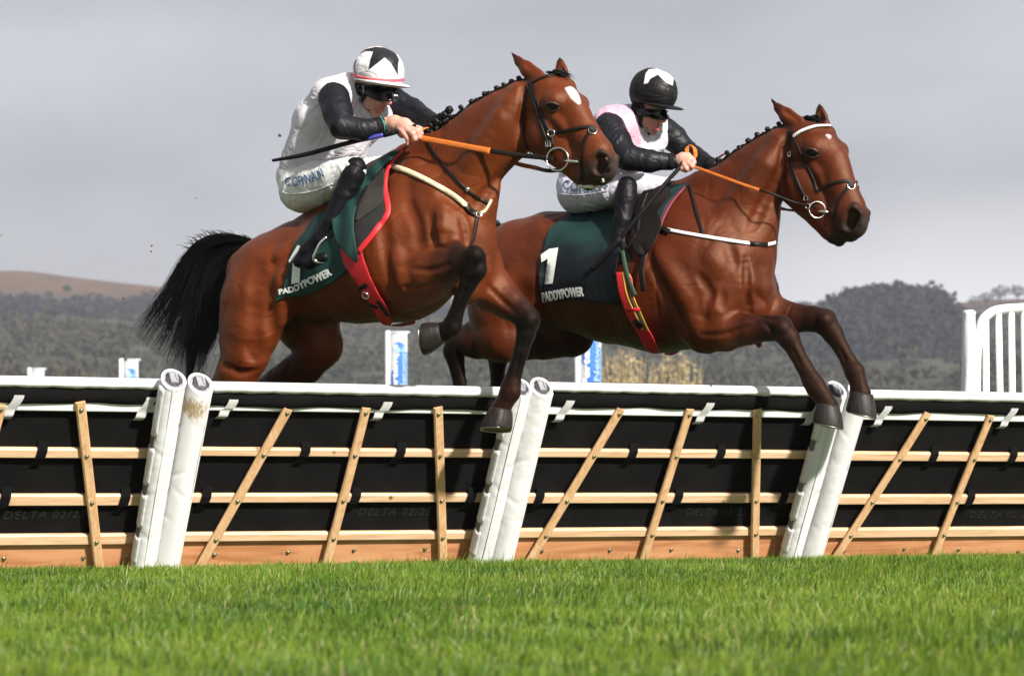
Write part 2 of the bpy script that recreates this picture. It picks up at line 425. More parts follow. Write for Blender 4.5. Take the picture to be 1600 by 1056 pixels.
def land(name, mat_, y0, y1, py_low, fn_top, xs, rows, bump, seed, p=.8, amp_scale=.02):
    xs = np.asarray(xs, float); ts = np.linspace(0, 1, rows); X, T = np.meshgrid(xs, ts)
    Yd = y0+(y1-y0)*T; top = fn_top(X); py = py_low+(top-py_low)*T**p
    t = Yd+CAM_D; P = np.stack([(X-800)/F_PX*t, Yd, CAM_H+(HOR-py)/F_PX*t], -1)
    P[..., 2] += bump*(fnoise(P.reshape(-1, 3)*np.array([1, 1, 0]), amp_scale, seed).reshape(X.shape))*np.sin(math.pi*np.clip(T, 0, 1)*.93)**.5
    nx = len(xs); idx = np.arange(nx*rows).reshape(rows, nx)
    Q = np.stack([idx[:-1, :-1], idx[:-1, 1:], idx[1:, 1:], idx[1:, :-1]], -1).reshape(-1, 4)
    me = mesh_np(name, P.reshape(-1, 3), Q, True); o = link(name, me, mat_); set_props(o, kind='structure'); return P
def hill_mat():
    m, t, b = new_mat('hill_land'); n, l = t.nodes, t.links
    tc = n.new('ShaderNodeTexCoord'); 
    sp = n.new('ShaderNodeSeparateXYZ'); l.new(tc.outputs['Object'], sp.inputs[0])
    nz = n.new('ShaderNodeTexNoise'); nz.inputs['Scale'].default_value = .022; nz.inputs['Detail'].default_value = 9; nz.inputs['Roughness'].default_value = .6
    mp = n.new('ShaderNodeMapping'); mp.inputs['Scale'].default_value = (1, .35, 1.6); l.new(tc.outputs['Object'], mp.inputs[0]); l.new(mp.outputs[0], nz.inputs['Vector'])
    # land cover by height on the slope: woods below, rough brown pasture above
    ad = n.new('ShaderNodeMath'); ad.operation = 'MULTIPLY_ADD'; ad.inputs[1].default_value = 22; l.new(nz.outputs[0], ad.inputs[0]); l.new(sp.outputs['Z'], ad.inputs[2])
    mr = n.new('ShaderNodeMapRange'); mr.inputs['From Min'].default_value = 30; mr.inputs['From Max'].default_value = 125; l.new(ad.outputs[0], mr.inputs['Value'])
    r = n.new('ShaderNodeValToRGB'); e = r.color_ramp.elements; e[0].position = 0; e[0].color = (.055, .055, .040, 1)
    e[1].position = 1; e[1].color = (.115, .068, .042, 1)
    for p_, c in ((.38, (.060, .064, .042, 1)), (.52, (.058, .060, .048, 1)), (.60, (.050, .053, .055, 1)), (.71, (.055, .056, .056, 1)), (.78, (.105, .062, .038, 1))):
        k = e.new(p_); k.color = c
    l.new(mr.outputs[0], r.inputs[0])
    n2 = n.new('ShaderNodeTexNoise'); n2.inputs['Scale'].default_value = .09; n2.inputs['Detail'].default_value = 6; l.new(mp.outputs[0], n2.inputs['Vector'])
    m2 = n.new('ShaderNodeMapRange'); m2.inputs['From Min'].default_value = .3; m2.inputs['From Max'].default_value = .7; m2.inputs['To Min'].default_value = .75; m2.inputs['To Max'].default_value = 1.2
    l.new(n2.outputs[0], m2.inputs['Value'])
    mm = n.new('ShaderNodeVectorMath'); mm.operation = 'SCALE'; l.new(r.outputs[0], mm.inputs[0]); l.new(m2.outputs[0], mm.inputs['Scale'])
    l.new(mm.outputs[0], b.inputs['Base Color']); b.inputs['Roughness'].default_value = .95; b.inputs['Specular IOR Level'].default_value = .1
    return m
HM = hill_mat()
hillP = land('hills', HM, 160, 1350, 742, ridge_py, np.linspace(-900, 2500, 240), 90, 5.0, 5)
def hill_z(x, y):
    r0 = np.clip((y-160)/(1350-160)*89, 0, 88.99); i = int(r0); fr = r0-i; t = y+CAM_D; px = 800+x/t*F_PX
    def zz(j): return np.interp(px, np.linspace(-900, 2500, 240), hillP[j, :, 2])
    return zz(i)*(1-fr)+zz(min(i+1, 89))*fr
# bare winter woods: crowns of many small faces, one mass each
M['winter_wood'] = mat('winter_wood', (.040, .042, .028), 1, 0, .012, col2=(.066, .058, .038), spec=.0)
M['dark_wood'] = mat('dark_wood', (.020, .022, .026), 1, 0, .02, col2=(.034, .033, .036), spec=.0)
def crown_pts(c, r, h, n, rg):
    d = rg.normal(size=(n, 3)); d /= np.linalg.norm(d, axis=1)[:, None]
    rad = rg.uniform(.45, 1.05, n)[:, None]; return c+d*rad*np.array([r, r, h])
def leafy(centres, sizes, rg, flat=1.0):
    n = len(centres); u = rg.normal(size=(n, 3)); u /= np.linalg.norm(u, axis=1)[:, None]; w = rg.normal(size=(n, 3)); v = np.cross(u, w); v /= np.linalg.norm(v, axis=1)[:, None]
    s = np.asarray(sizes)[:, None]
    V = np.stack([centres-u*s-v*s*flat, centres+u*s-v*s*flat*.6, centres+u*s*.7+v*s*flat, centres-u*s*.8+v*s*flat*.9], 1).reshape(-1, 3)
    return V, np.arange(n*4).reshape(n, 4)
def woodland(name, spots, mat_, seed, per=70):
    rg = np.random.default_rng(seed); Cs = []; S = []
    for (x, y, z, r, h) in spots:
        k = per; Cs.append(crown_pts(np.array([x, y, z+h*.9]), r, h*.75, k, rg)); S.append(rg.uniform(.07, .2, k)*r)
    V, Q = leafy(np.concatenate(Cs), np.concatenate(S), rg)
    o = link(name, mesh_np(name, V, Q, False), mat_); set_props(o, kind='stuff'); return o
rg = np.random.default_rng(3); sp = []
for _ in range(1500):                      # dark belt of trees under the brown slope
    px = rg.uniform(-200, 1250); py = rg.normal(487, 9); 
    T = ((742-py)/(742-ridge_py(px)))**(1/.8)
    if T > .93: continue
    y = 160+1190*T; x = (px-800)/F_PX*(y+CAM_D); sp.append((x, y, hill_z(x, y)-1.5, rg.uniform(2.5, 5), rg.uniform(2.2, 4.2)))
o = woodland('woodland', sp, M['dark_wood'], 4); set_props(o, 'dark belt of bare woods below the brown hilltop', 'wood')
sp = []
for _ in range(2600):
    px = rg.uniform(-300, 1950); py = rg.uniform(503, 640); T = ((742-py)/(742-ridge_py(px)))**(1/.8)
    y = 160+1190*T; x = (px-800)/F_PX*(y+CAM_D); sp.append((x, y, hill_z(x, y)-1.5, rg.uniform(2, 4)*(.5+y/900), rg.uniform(1.5, 3.2)*(.5+y/900)))
o = woodland('woodland', sp, M['winter_wood'], 6, 50); set_props(o, 'grey green winter woods covering the lower hillside', 'wood')
# wooded knoll on the right
def knoll_top(x):
    return np.interp(x, [1180, 1240, 1290, 1305, 1330, 1360, 1400, 1440, 1465, 1480, 1500, 1560], [560, 520, 492, 474, 468, 463, 462, 464, 470, 484, 498, 560])
M['knoll'] = mat('knoll_land', (.045, .047, .056), .95, .25, .08, spec=.05)
land('hills', M['knoll'], 780, 960, 620, knoll_top, np.linspace(1180, 1560, 60), 30, 1.5, 9, .7)
sp = []
for _ in range(800):
    px = rg.uniform(1225, 1520); top = knoll_top(px); T = rg.uniform(.05, 1)**.6; py = 620+(top-620)*T**.7
    if top > 530: continue
    y = 780+180*T; t = y+CAM_D; sp.append(((px-800)/F_PX*t, y, CAM_H+(HOR-py)/F_PX*t-3, rg.uniform(4, 7), rg.uniform(3.5, 5.5)))
o = woodland('woodland', sp, M['dark_wood'], 8, 60); set_props(o, 'dark bluish woods crowning the knoll on the right', 'wood')
# the air itself
bm_ = MB(); bm_.box((0, 790, 139), (1700, 0, 0), (0, 860, 0), (0, 0, 140.5)); hz = bpy.data.materials.new('haze'); hz.use_nodes = True; hz.node_tree.nodes.clear()
vo_ = hz.node_tree.nodes.new('ShaderNodeVolumePrincipled'); ho_ = hz.node_tree.nodes.new('ShaderNodeOutputMaterial'); hz.node_tree.links.new(vo_.outputs[0], ho_.inputs['Volume'])
vo_.inputs['Color'].default_value = (.80, .86, 1, 1); vo_.inputs['Density'].default_value = .00019; vo_.inputs['Anisotropy'].default_value = .0
o = bm_.build('haze', hz); set_props(o, 'thin pale air over the whole course', 'haze', kind='stuff')
# lone trees along the right skyline
M['twig'] = mat('twig', (.06, .055, .055), .9, .2, 2, spec=.1)
def far_tree(px, w_px, h_px, base_py, Y, seed, label, grp='bare trees along the right skyline', m='twig', n=260):
    rg = np.random.default_rng(seed); s = (Y+CAM_D)/F_PX; b = at(px, base_py, Y); b[2] -= .4
    r = w_px*s/2; h = h_px*s
    root = empty('tree', b, label, 'tree', grp)
    t = MB(); t.tube([b, b+UP*h*.35, b+UP*h*.7], [h*.035, h*.025, h*.008], 6)
    for i in range(9):
        a = rg.uniform(0, 6.28); q = b+UP*h*rg.uniform(.25, .5); e = q+np.array([math.cos(a)*r*.8, math.sin(a)*r*.8, h*rg.uniform(.2, .45)])
        t.tube([q, (q+e)/2+UP*h*.04, e], [h*.014, h*.009, h*.003], 5)
    t.build('trunk', M[m], root)
    P = crown_pts(b+UP*h*.66, r, h*.36, n, rg); V, Q = leafy(P, rg.uniform(.05, .13, n)*r, rg, .5)
    link('crown', mesh_np('crown', V, Q, False), M[m], root); return root
for i, (px, w, h, py, lab) in enumerate([
    (1522, 22, 20, 481, 'small bare tree at the left end of the skyline row'),
    (1541, 26, 22, 478, 'bare round tree on the skyline beside the white rail top'),
    (1563, 34, 30, 474, 'broad bare tree standing tallest in the skyline row'),
    (1590, 30, 27, 471, 'wide bare tree at the right end of the skyline row'),
    (1255, 30, 9, 479, 'low bare shrub tree on the horizon left of the dark knoll'),
    (1282, 24, 10, 481, 'low bare shrub tree touching the dark knoll')]):
    far_tree(px, w, h, py, 1290, 20+i, lab)
hs = [(32, 470, 'small dark round bush at the far left of the brown slope'), (105, 452, 'dark bush high on the brown slope'), (77, 459, 'faint dark bush on the brown slope left of the highest bush'),
      (125, 463, 'dark bush low on the brown slope beneath the highest bush'), (153, 468, 'dark bush on the lower brown slope near its middle'), (212, 465, 'green bush on the brown slope near the black tail'), (232, 468, 'green bush on the brown slope closest to the black tail'), (85, 470, 'dark bush at the foot of the brown slope')]
M['gorse'] = mat('gorse', (.04, .05, .03), .9, .3, 1, spec=.1)
for i, (px, py, lab) in enumerate(hs):
    T = min(((742-py)/(742-ridge_py(px)))**(1/.8), .97); Y = 160+1190*T
    x = (px-800)/F_PX*(Y+CAM_D); b = np.array([x, Y, hill_z(x, Y)-.5]); rg2 = np.random.default_rng(50+i)
    root = empty('bush', b, lab, 'bush', 'dark bushes dotted over the brown slope')
    P = crown_pts(b+UP*1.6, 2.1, 1.7, 160, rg2); V, Q = leafy(P, rg2.uniform(.2, .55, 160), rg2)
    link('crown', mesh_np('crown', V, Q, False), M['gorse'], root)
    t = MB(); t.tube([b-UP*.5, b+UP*1.5], [.3, .12], 6); t.build('stem', M['gorse'], root)
# pale reed-coloured thicket behind the hurdle
M['pale_twig'] = mat('pale_twig', (.30, .23, .12), .9, .25, 3, spec=.1, col2=(.44, .35, .20))
for i, (px, w, h, py, Y, lab) in enumerate([(975, 90, 76, 625, 95, 'pale straw coloured thicket under the belly of the right horse'), (1052, 100, 68, 622, 98, 'pale straw coloured thicket left of the dark front hooves')]):
    s = (Y+CAM_D)/F_PX; b = at(px, py, Y); rg2 = np.random.default_rng(80+i); r = w*s/2; hh = h*s; b[2] = 0; top = at(px, py-h, Y)[2]
    root = empty('thicket', b, lab, 'thicket', 'pale thickets behind the hurdle')
    t = MB()
    for k in range(150):
        a = rg2.uniform(0, 6.28); q = b+np.array([math.cos(a), math.sin(a), 0])*r*rg2.uniform(0, .6); e = b+np.array([math.cos(a)*r*rg2.uniform(.2, 1.1), math.sin(a)*r*rg2.uniform(.2, 1.1), top*rg2.uniform(.6, 1.0)])
        t.tube([q, (q+e)/2+rg2.normal(size=3)*.06, e], [.035, .022, .008], 4)
    t.build('stems', M['pale_twig'], root)
    P = crown_pts(b+UP*top*.62, r, top*.42, 1500, rg2); V, Q = leafy(P, rg2.uniform(.03, .09, 1500), rg2, .6)
    link('crown', mesh_np('crown', V, Q, False), M['pale_twig'], root)

# ------------------------------------------------------------------ text
def text_outline(s, bold=0.0, res=3, spacing=1.0):
    cu = bpy.data.curves.new('tmp', 'FONT'); cu.body = s; cu.offset = bold; cu.resolution_u = res; cu.space_character = spacing
    ob = bpy.data.objects.new('tmp', cu); COL.objects.link(ob)
    dg = bpy.context.evaluated_depsgraph_get(); me = bpy.data.meshes.new_from_object(ob.evaluated_get(dg))
    bm = bmesh.new(); bm.from_mesh(me); bmesh.ops.triangulate(bm, faces=bm.faces)
    bmesh.ops.subdivide_edges(bm, edges=[e for e in bm.edges if e.calc_length() > .12], cuts=2, use_grid_fill=False)
    bmesh.ops.triangulate(bm, faces=bm.faces)
    V = np.array([v.co[:2] for v in bm.verts]); Fs = [[v.index for v in f.verts] for f in bm.faces]
    bm.free(); bpy.data.objects.remove(ob); bpy.data.curves.remove(cu); bpy.data.meshes.remove(me)
    return V, Fs
def text_on(name, s, mapper, mat_, parent, bold=0.0, depth=.0015, spacing=1.0, origin=None):
    """mapper: (N,2) font units (width scaled 0..1, height in 0..1 cap) -> points, normals"""
    V, Fs = text_outline(s, bold, spacing=spacing); w = V[:, 0].max(); U = np.stack([(V[:, 0]-V[:, 0].min())/(w-V[:, 0].min()), V[:, 1]/.73], 1)
    P, N = mapper(U); n = len(P); A = P+N*depth; B_ = P-N*depth
    F2 = [list(f) for f in Fs]+[[i+n for i in f[::-1]] for f in Fs]
    ed = {}
    for f in Fs:
        for i in range(3): ed[(f[i], f[(i+1) % 3])] = 1
    for (a, b) in ed:
        if (b, a) not in ed: F2.append([b, a, a+n, b+n])
    mb = MB(); mb.add(np.concatenate([A, B_]), F2); return mb.build(name, mat_, parent, recalc=False)

# ------------------------------------------------------------------ the hurdle flight
g0 = at(0, 890, CAM_H*F_PX/(890-HOR)-CAM_D); g1 = at(1600, 868, CAM_H*F_PX/(868-HOR)-CAM_D)
he = (g1-g0)/np.linalg.norm(g1-g0); hn = np.array([he[1], -he[0], 0]); LEAN = math.radians(27)
hu = hn*math.sin(LEAN)+UP*math.cos(LEAN); hc = hn*math.cos(LEAN)-UP*math.sin(LEAN)
def H(px, py, c=0.0): return on_plane(px, py, g0+hc*c, hc)
def ab(px, py): q = H(px, py)-g0; return float(q@he), float(q@hu)
def HP(a, b, c=0.0): return g0+he*a+hu*b+hc*c
def joint_a(px, py): return ab(px, py)[0]
# panels: left edge px / right edge px at the ground row, x at top
panels = [
 dict(l=(-330, 890, -330), r=(222, 885, 256), rows=[(120, (589, 602, 628, 641, 699, 714, 771, 788, 833, 849))],
      slats=[((125, 629), (155, 884)), ((2, 634), (-68, 890)), ((-140, 628), (-260, 892))],
      bolts=[(6, 872), (130, 871), (-60, 872), (-150, 872), (200, 869)],
      white=[(18, 632), (225, 631)], black=[(62, 708), (5, 780), (192, 779), (-120, 708)],
      text=(6, 812, 132), label='hurdle section at the far left edge with dented white post pad'),
 dict(l=(262, 885, 320), r=(752, 873, 822), rows=[(560, (600, 613, 636, 643, 700, 712, 770, 783, 829, 842))],
      slats=[((450, 640), (308, 886)), ((572, 638), (509, 878)), ((684, 637), (692, 874))],
      bolts=[(335, 866), (450, 862), (553, 859), (664, 857), (326, 884), (438, 880), (554, 877), (665, 875)],
      white=[(352, 641), (594, 638)], black=[(473, 707), (622, 707), (318, 779), (552, 777), (733, 774)],
      text=(560, 806, 672), label='hurdle section under the left horse with a brown scuff on its left post pad'),
 dict(l=(786, 873, 856), r=(1238, 868, 1300), rows=[(1070, (601, 612, 637, 649, 702, 714, 770, 784, 823, 836))],
      slats=[((970, 640), (824, 876)), ((1078, 640), (1004, 872)), ((1183, 640), (1179, 869))],
      bolts=[(847, 860), (953, 859), (1049, 858), (1154, 859)],
      white=[(877, 642), (1096, 644), (1266, 645)], black=[(985, 707), (1122, 709), (840, 773), (1056, 776), (1220, 778)],
      text=(1072, 806, 1165), label='hurdle section in the centre right below the belly of the right horse'),
 dict(l=(1268, 868, 1350), r=(1790, 866, 1875), rows=[(1480, (611, 623, 644, 656, 706, 719, 772, 786, 823, 837))],
      slats=[((1450, 646), (1302, 870)), ((1548, 650), (1458, 867)), ((1655, 650), (1640, 866))],
      bolts=[(1319, 860), (1413, 857), (1498, 858), (1591, 861)],
      white=[(1376, 641), (1571, 650)], black=[(1455, 712), (1577, 717), (1512, 779)],
      text=(1515, 810, 1610), label='hurdle section at the right edge in front of the white barred wing'),
]
def hurdle(d, idx):
    a0, _ = ab(d['l'][0], d['l'][1]); a1, _ = ab(d['r'][0], d['r'][1])
    px, r = d['rows'][0]; bs = [ab(px, y)[1] for y in r]
    top0 = ab(d['l'][2], 600)[0]; top1 = ab(d['r'][2], 600)[0]
    ox = HP((a0+a1)/2, 0, 0); root = empty('hurdle', ox, d['label'], 'hurdle', 'hurdle sections lined up across the course')
    def aL(b): return a0+(top0-a0)*b/bs[0]
    def aR(b): return a1+(top1-a1)*b/bs[0]
    rg = np.random.default_rng(idx)
    def bar(name, b_lo, b_hi, c0, c1, m, ch=.12, seg=1, par=root, bow=0, ext=0.0):
        b = (b_lo+b_hi)/2; mb = MB(); mb.prism(HP(aL(b)-ext, b, (c0+c1)/2), HP(aR(b)+ext, b, (c0+c1)/2), hu, hc, abs(b_hi-b_lo), abs(c1-c0), ch, bow, seg)
        return mb.build(name, m, par)
    # black foam sheets behind the rails
    bar('foam_sheet', bs[5]-.004, bs[3]+.002, -.055, -.012, M['foam_black'], .1)
    bar('foam_sheet', bs[7]-.004, bs[5]-.010, -.055, -.014, M['foam_black'], .1)
    bar('foam_sheet', bs[8]-.006, bs[7]-.010, -.055, -.012, M['foam_black'], .1)
    # top roll: black foam with a wavy lower edge, white cap
    n = 60; mb = MB(); V = []; Fs = []
    prof0 = [(-.05, .0), (-.055, .5), (-.02, 1), (.02, 1.0), (.030, .8), (.032, .4), (.030, .06), (.02, 0)]
    for i in range(n+1):
        t = i/n
        for c, h in prof0:
            wob = .004*math.sin(t*17+idx)+.002*math.sin(t*41)
            b = bs[2]+(bs[1]+.003-bs[2])*h+(wob if h < .5 else 0); a = aL(b)+(aR(b)-aL(b))*t; V.append(HP(a, b, c+(.003*math.sin(t*23+idx*2) if c > 0 else 0)))
    k = len(prof0); Fs = [[i*k+j, i*k+(j+1) % k, (i+1)*k+(j+1) % k, (i+1)*k+j] for i in range(n) for j in range(k)]+[list(range(k)), [n*k+j for j in range(k)]]
    mb.add(V, Fs, True); mb.build('top_foam', M['foam_black'], root)
    mb = MB(); V = []
    prof1 = [(.034, 0), (.037, .55), (.024, .90), (.002, .97), (-.014, .88), (-.020, .5), (-.020, 0)]
    for i in range(n+1):
        t = i/n; ragged = .0022*math.sin(t*57+idx*3)+.0015*math.sin(t*131)
        for c, h in prof1:
            b = bs[1]+(bs[0]-bs[1])*h+(ragged if h == 0 else 0); a = aL(b)+(aR(b)-aL(b))*t; V.append(HP(a, b, c))
    k = len(prof1); Fs = [[i*k+j, i*k+(j+1) % k, (i+1)*k+(j+1) % k, (i+1)*k+j] for i in range(n) for j in range(k)]+[list(range(k)), [n*k+j for j in range(k)]]
    mb.add(V, Fs, True); mb.build('top_cap', M['white_vinyl'], root)
    bar('upper_rail', bs[3], bs[2]+.012, -.012, .021, M['white_rail'], .25)
    for i in (4, 6, 8): bar('crosspiece', bs[i+1], bs[i], -.012, .020, M['wood_rail'], .22)
    bd = bar('kickboard', -.03, bs[9]-.004, -.03, -.004, M['wood_board'], .08)
    # slats with their bolts
    for (tx, ty), (bx, by) in d['slats']:
        p0 = H(tx, ty, .034); p1 = H(bx, by+6, .034); ax = (p1-p0)/np.linalg.norm(p1-p0); side = np.cross(hc, ax)
        w = .064*(1 if idx else 1.0)*.82
        mb = MB(); mb.prism(p0+hu*.004, p1, side, hc, w, .024, .3, rg.normal()*.002, 6); sl = mb.build('slat', M['wood_slat'], root)
        for row in ((2, 3), (4, 5), (6, 7), (8, 9)):
            bb = (bs[row[0]]+bs[row[1]])/2
            q0 = (p0-g0)@hu; q1 = (p1-g0)@hu; f = (q0-bb)/(q0-q1); q = p0+(p1-p0)*min(max(f, .015), 1)+hc*.012
            m2 = MB(); m2.lathe(q, hc, [(.0125, -.004), (.0125, .002), (.0085, .003), (.0085, .0075), (.006, .009)], 14, False); m2.build('bolt', M['bolt'], sl)
    for (x, y) in d['bolts']:
        q = H(x, y, -.003); m2 = MB(); m2.lathe(q, hc, [(.0125, -.004), (.0125, .002), (.0085, .003), (.0085, .0075), (.006, .009)], 14, False); m2.build('bolt', M['bolt'], bd)
    # straps
    for (x, y) in d['white']:
        a, b = ab(x, y); s_ = 1 if rg.random() < 2 else -1; tl = .022
        pts = [HP(a+tl, bs[2]+.050, .036), HP(a+tl*.8, bs[2]+.030, .038), HP(a+.2*tl, bs[2]-.0, .036), HP(a-tl*.6, bs[3]+.012, .030), HP(a-tl, bs[3]-.020, .034), HP(a-tl*1.25, bs[3]-.045, .012)]
        pts = spline(pts, 3); V = []; m2 = MB()
        for p in pts: V += [p-he*.026, p+he*.026, p+he*.026+hc*.003, p-he*.026+hc*.003]
        Fs = [[i*4+j, i*4+(j+1) % 4, i*4+4+(j+1) % 4, i*4+4+j] for i in range(len(pts)-1) for j in range(4)]+[[0, 1, 2, 3], [len(V)-4+j for j in range(4)]]
        m2.add(V, Fs, False); m2.build('strap', M['webbing'], root)
    for (x, y) in d['black']:
        a, b = ab(x, y); i = 4 if y < 740 else 6; hi, lo = bs[i], bs[i+1]
        pts = spline([HP(a+.012, hi+.035, -.006), HP(a+.006, hi+.008, .018), HP(a+.004, hi-.01, .0265), HP(a-.004, lo+.005, .0265), HP(a-.012, lo-.012, .018), HP(a-.022, lo-.042, .004)], 3); V = []; m2 = MB()
        for p in pts: V += [p-he*.026, p+he*.026, p+he*.026+hc*.003, p-he*.026+hc*.003]
        Fs = [[i_*4+j, i_*4+(j+1) % 4, i_*4+4+(j+1) % 4, i_*4+4+j] for i_ in range(len(pts)-1) for j in range(4)]+[[0, 1, 2, 3], [len(V)-4+j for j in range(4)]]
        m2.add(V, Fs, False); s = m2.build('strap', M['velcro_black'], root); s['label'] = 'black fabric loop strap'
    # embossed maker's date
    x0, y0, x1 = d['text']
    def mp(U):
        P = []; A0, B0_ = ab(x0, y0); A1, B1 = ab(x1, y0-2 if idx == 0 else y0)
        for u, v in U:
            sl = .18*v*.045; P.append(HP(A0+(A1-A0)*u+sl, B0_+(B1-B0_)*u+v*.047, -.0108))
        return np.array(P), np.repeat(hc[None], len(U), 0)
    text_on('lettering', 'DELTA 02/25', mp, M['emboss'], root, 0.0, .0028, 1.15)
    return root, bs
M['emboss'] = mat('emboss', (.012, .011, .011), .5, .2, 30)
hobj = [hurdle(d, i) for i, d in enumerate(panels)]
def oblique(mb, p0, ax, Ln, k=.42):
    out = []
    for v in mb.v:
        v = np.array(v); h = (v-p0)@ax; w = min(max((h-(Ln-.10))/.10, 0), 1); rad = v-p0-ax*h; out.append(tuple(v+ax*w*k*(rad@(-hc))))
    mb.v = out
def post_pad(root, base, top, R, mark=False, side=-1, seed=0):
    """padded white tube strapped to the end post; base/top are photo pixels of its middle line"""
    c = R+.02; p0 = H(base[0], base[1], c); p1 = H(top[0], top[1], c+.02); ax = p1-p0; Ln = np.linalg.norm(ax); ax /= Ln
    rg = np.random.default_rng(seed); ph = rg.uniform(0, 6.28, 6)
    def wob(th, h):
        w = .018*math.sin(3*th+ph[0]+h*2)+.012*math.sin(2*th+h*7+ph[1])
        for k in range(4):                        # dents and creases in the vinyl
            hh = Ln*(.25+.17*k)+.03*math.sin(ph[k]); w -= .055*math.exp(-((h-hh-.045*math.sin(th*1.0+ph[k]))/.012)**2)*(.5+.5*math.sin(th*2+ph[k+1]))
        return w
    hs = np.linspace(-.04, Ln-.01, 90)
    prof = [(R*(1.0+.02*math.sin(h*9+ph[2])), h) for h in hs]+[(R*1.02, Ln), (R*.99, Ln+.006), (R*.90, Ln+.008), (R*.83, Ln+.002)]
    mb = MB(); mb.lathe(p0, ax, prof, 36, True, wob); oblique(mb, p0, ax, Ln); pad = mb.build('post_pad', M['vinyl_mark'] if mark else M['white_vinyl'], root)
    mb = MB(); mb.lathe(p0, ax, [(R*.84, Ln-.05), (R*.83, Ln+.0045), (R*.70, Ln+.0055), (R*.66, Ln-.01)], 28); oblique(mb, p0, ax, Ln); mb.build('foam_ring', M['pad_ring'], pad)
    mb = MB(); mb.lathe(p0, ax, [(R*.66, Ln-.06), (R*.665, Ln+.0075), (R*.5, Ln+.009), (R*.2, Ln+.010)], 28, True, lambda th, h: .05*math.sin(th*5)); oblique(mb, p0, ax, Ln); mb.build('foam_core', M['pad_core'], pad)
    mb = MB(); u = np.cross(ax, hc); u /= np.linalg.norm(u); q = p0+ax*(Ln+.012); mb.box(q, u*.020, np.cross(ax, u)*.028, ax*.006); mb.box(q+u*.016, u*.006, np.cross(ax, u)*.02, ax*.012); oblique(mb, p0, ax, Ln); mb.build('post_end', M['pad_ring'], pad)
    # seam ridge and closing flaps
    def on(th, h, r=1.0):
        v = np.cross(ax, u0); return p0+ax*h+(u0*math.cos(th)+v*math.sin(th))*R*r
    u0 = -he-ax*np.dot(-he, ax); u0 /= np.linalg.norm(u0); v0 = np.cross(ax, u0); sg = 1 if v0@hc > 0 else -1
    mb = MB(); th = sg*(math.pi*.42 if side < 0 else math.pi*.80); mb.tube([on(th, h, 1.03) for h in np.linspace(.0, Ln-.01, 30)], .0035, 6); mb.build('seam', M['white_vinyl'], pad)
    if side < 0:
        ths = np.linspace(-.35, .62, 8)*sg
        for k, (h0, h1) in enumerate(((.06, .20), (.25, .42), (.47, .66), (.72, .98))):
            h0, h1 = h0*Ln, h1*Ln; rows = 8; V = []
            for i in range(rows+1):
                for j, t_ in enumerate(ths):
                    lift = 1.045+.03*(1-j/7)+.010*math.sin(i*2.1+k); V.append(on(t_, h0+(h1-h0)*i/rows+.006*math.sin(j+k), lift))
            n = len(ths); V2 = [v+(p0+ax*((v-p0)@ax)-v)*.04 for v in V]; m = len(V)
            Fs = [[i*n+j, i*n+j+1, (i+1)*n+j+1, (i+1)*n+j] for i in range(rows) for j in range(n-1)]
            Fs = Fs+[[q_+m for q_ in f[::-1]] for f in Fs]
            rim = [j for j in range(n)]+[i*n+n-1 for i in range(1, rows+1)]+[rows*n+j for j in range(n-2, -1, -1)]+[i*n for i in range(rows-1, 0, -1)]
            Fs += [[rim[i], rim[(i+1) % len(rim)], rim[(i+1) % len(rim)]+m, rim[i]+m] for i in range(len(rim))]
            mb = MB(); mb.add(V+V2, Fs, True); oblique(mb, p0, ax, Ln); mb.build('flap', M['white_vinyl'], pad)
        for h0, h1 in ((.20, .25), (.42, .47), (.66, .72)):
            h0, h1 = h0*Ln-.004, h1*Ln+.004; V = [on(t_, h, 1.035) for h in (h0, h1) for t_ in np.linspace(-.3, .45, 7)*sg]; V += [on(t_, h, .98) for h in (h0, h1) for t_ in np.linspace(-.3, .45, 7)*sg]
            Fs = [[j, j+1, 8+j, 7+j] for j in range(6)]+[[14+j, 21+j, 22+j, 15+j] for j in range(6)]
            mb = MB(); mb.add(V, Fs, True); mb.build('fastener_strip', M['velcro_grey'], pad)
    return pad
def vinyl_mark():
    m, t, b = new_mat('vinyl_mark'); n, l = t.nodes, t.links
    tc = n.new('ShaderNodeTexCoord'); c = H(303, 634, .12)
    d = n.new('ShaderNodeVectorMath'); d.operation = 'DISTANCE'; d.inputs[1].default_value = c; l.new(tc.outputs['Object'], d.inputs[0])
    mp = n.new('ShaderNodeMapping'); mp.inputs['Scale'].default_value = (60, 60, 12); mp.inputs['Rotation'].default_value = (.5, .6, 0); l.new(tc.outputs['Object'], mp.inputs[0])
    nz = n.new('ShaderNodeTexNoise'); nz.inputs['Scale'].default_value = 1.6; nz.inputs['Detail'].default_value = 5; l.new(mp.outputs[0], nz.inputs['Vector'])
    a = n.new('ShaderNodeMath'); a.operation = 'MULTIPLY_ADD'; a.inputs[1].default_value = -.11; l.new(nz.outputs[0], a.inputs[0]); l.new(d.outputs['Value'], a.inputs[2])
    r = n.new('ShaderNodeMapRange'); r.inputs['From Min'].default_value = -.01; r.inputs['From Max'].default_value = .025; l.new(a.outputs[0], r.inputs['Value'])
    mx = n.new('ShaderNodeMix'); mx.data_type = 'RGBA'; mx.inputs[6].default_value = (.36, .25, .13, 1); mx.inputs[7].default_value = (.74, .73, .74, 1)
    l.new(r.outputs[0], mx.inputs[0]); l.new(mx.outputs[2], b.inputs['Base Color']); b.inputs['Roughness'].default_value = .45
    return m
M['vinyl_mark'] = vinyl_mark()
R0 = .066
post_pad(hobj[0][0], (222, 893), (271, 594), R0, False, -1, 1)
post_pad(hobj[1][0], (258, 893), (313, 600), R0, True, 1, 2)
post_pad(hobj[1][0], (748, 880), (813, 607), R0, False, -1, 3)
post_pad(hobj[2][0], (781, 880), (846, 606), R0, False, 1, 4)
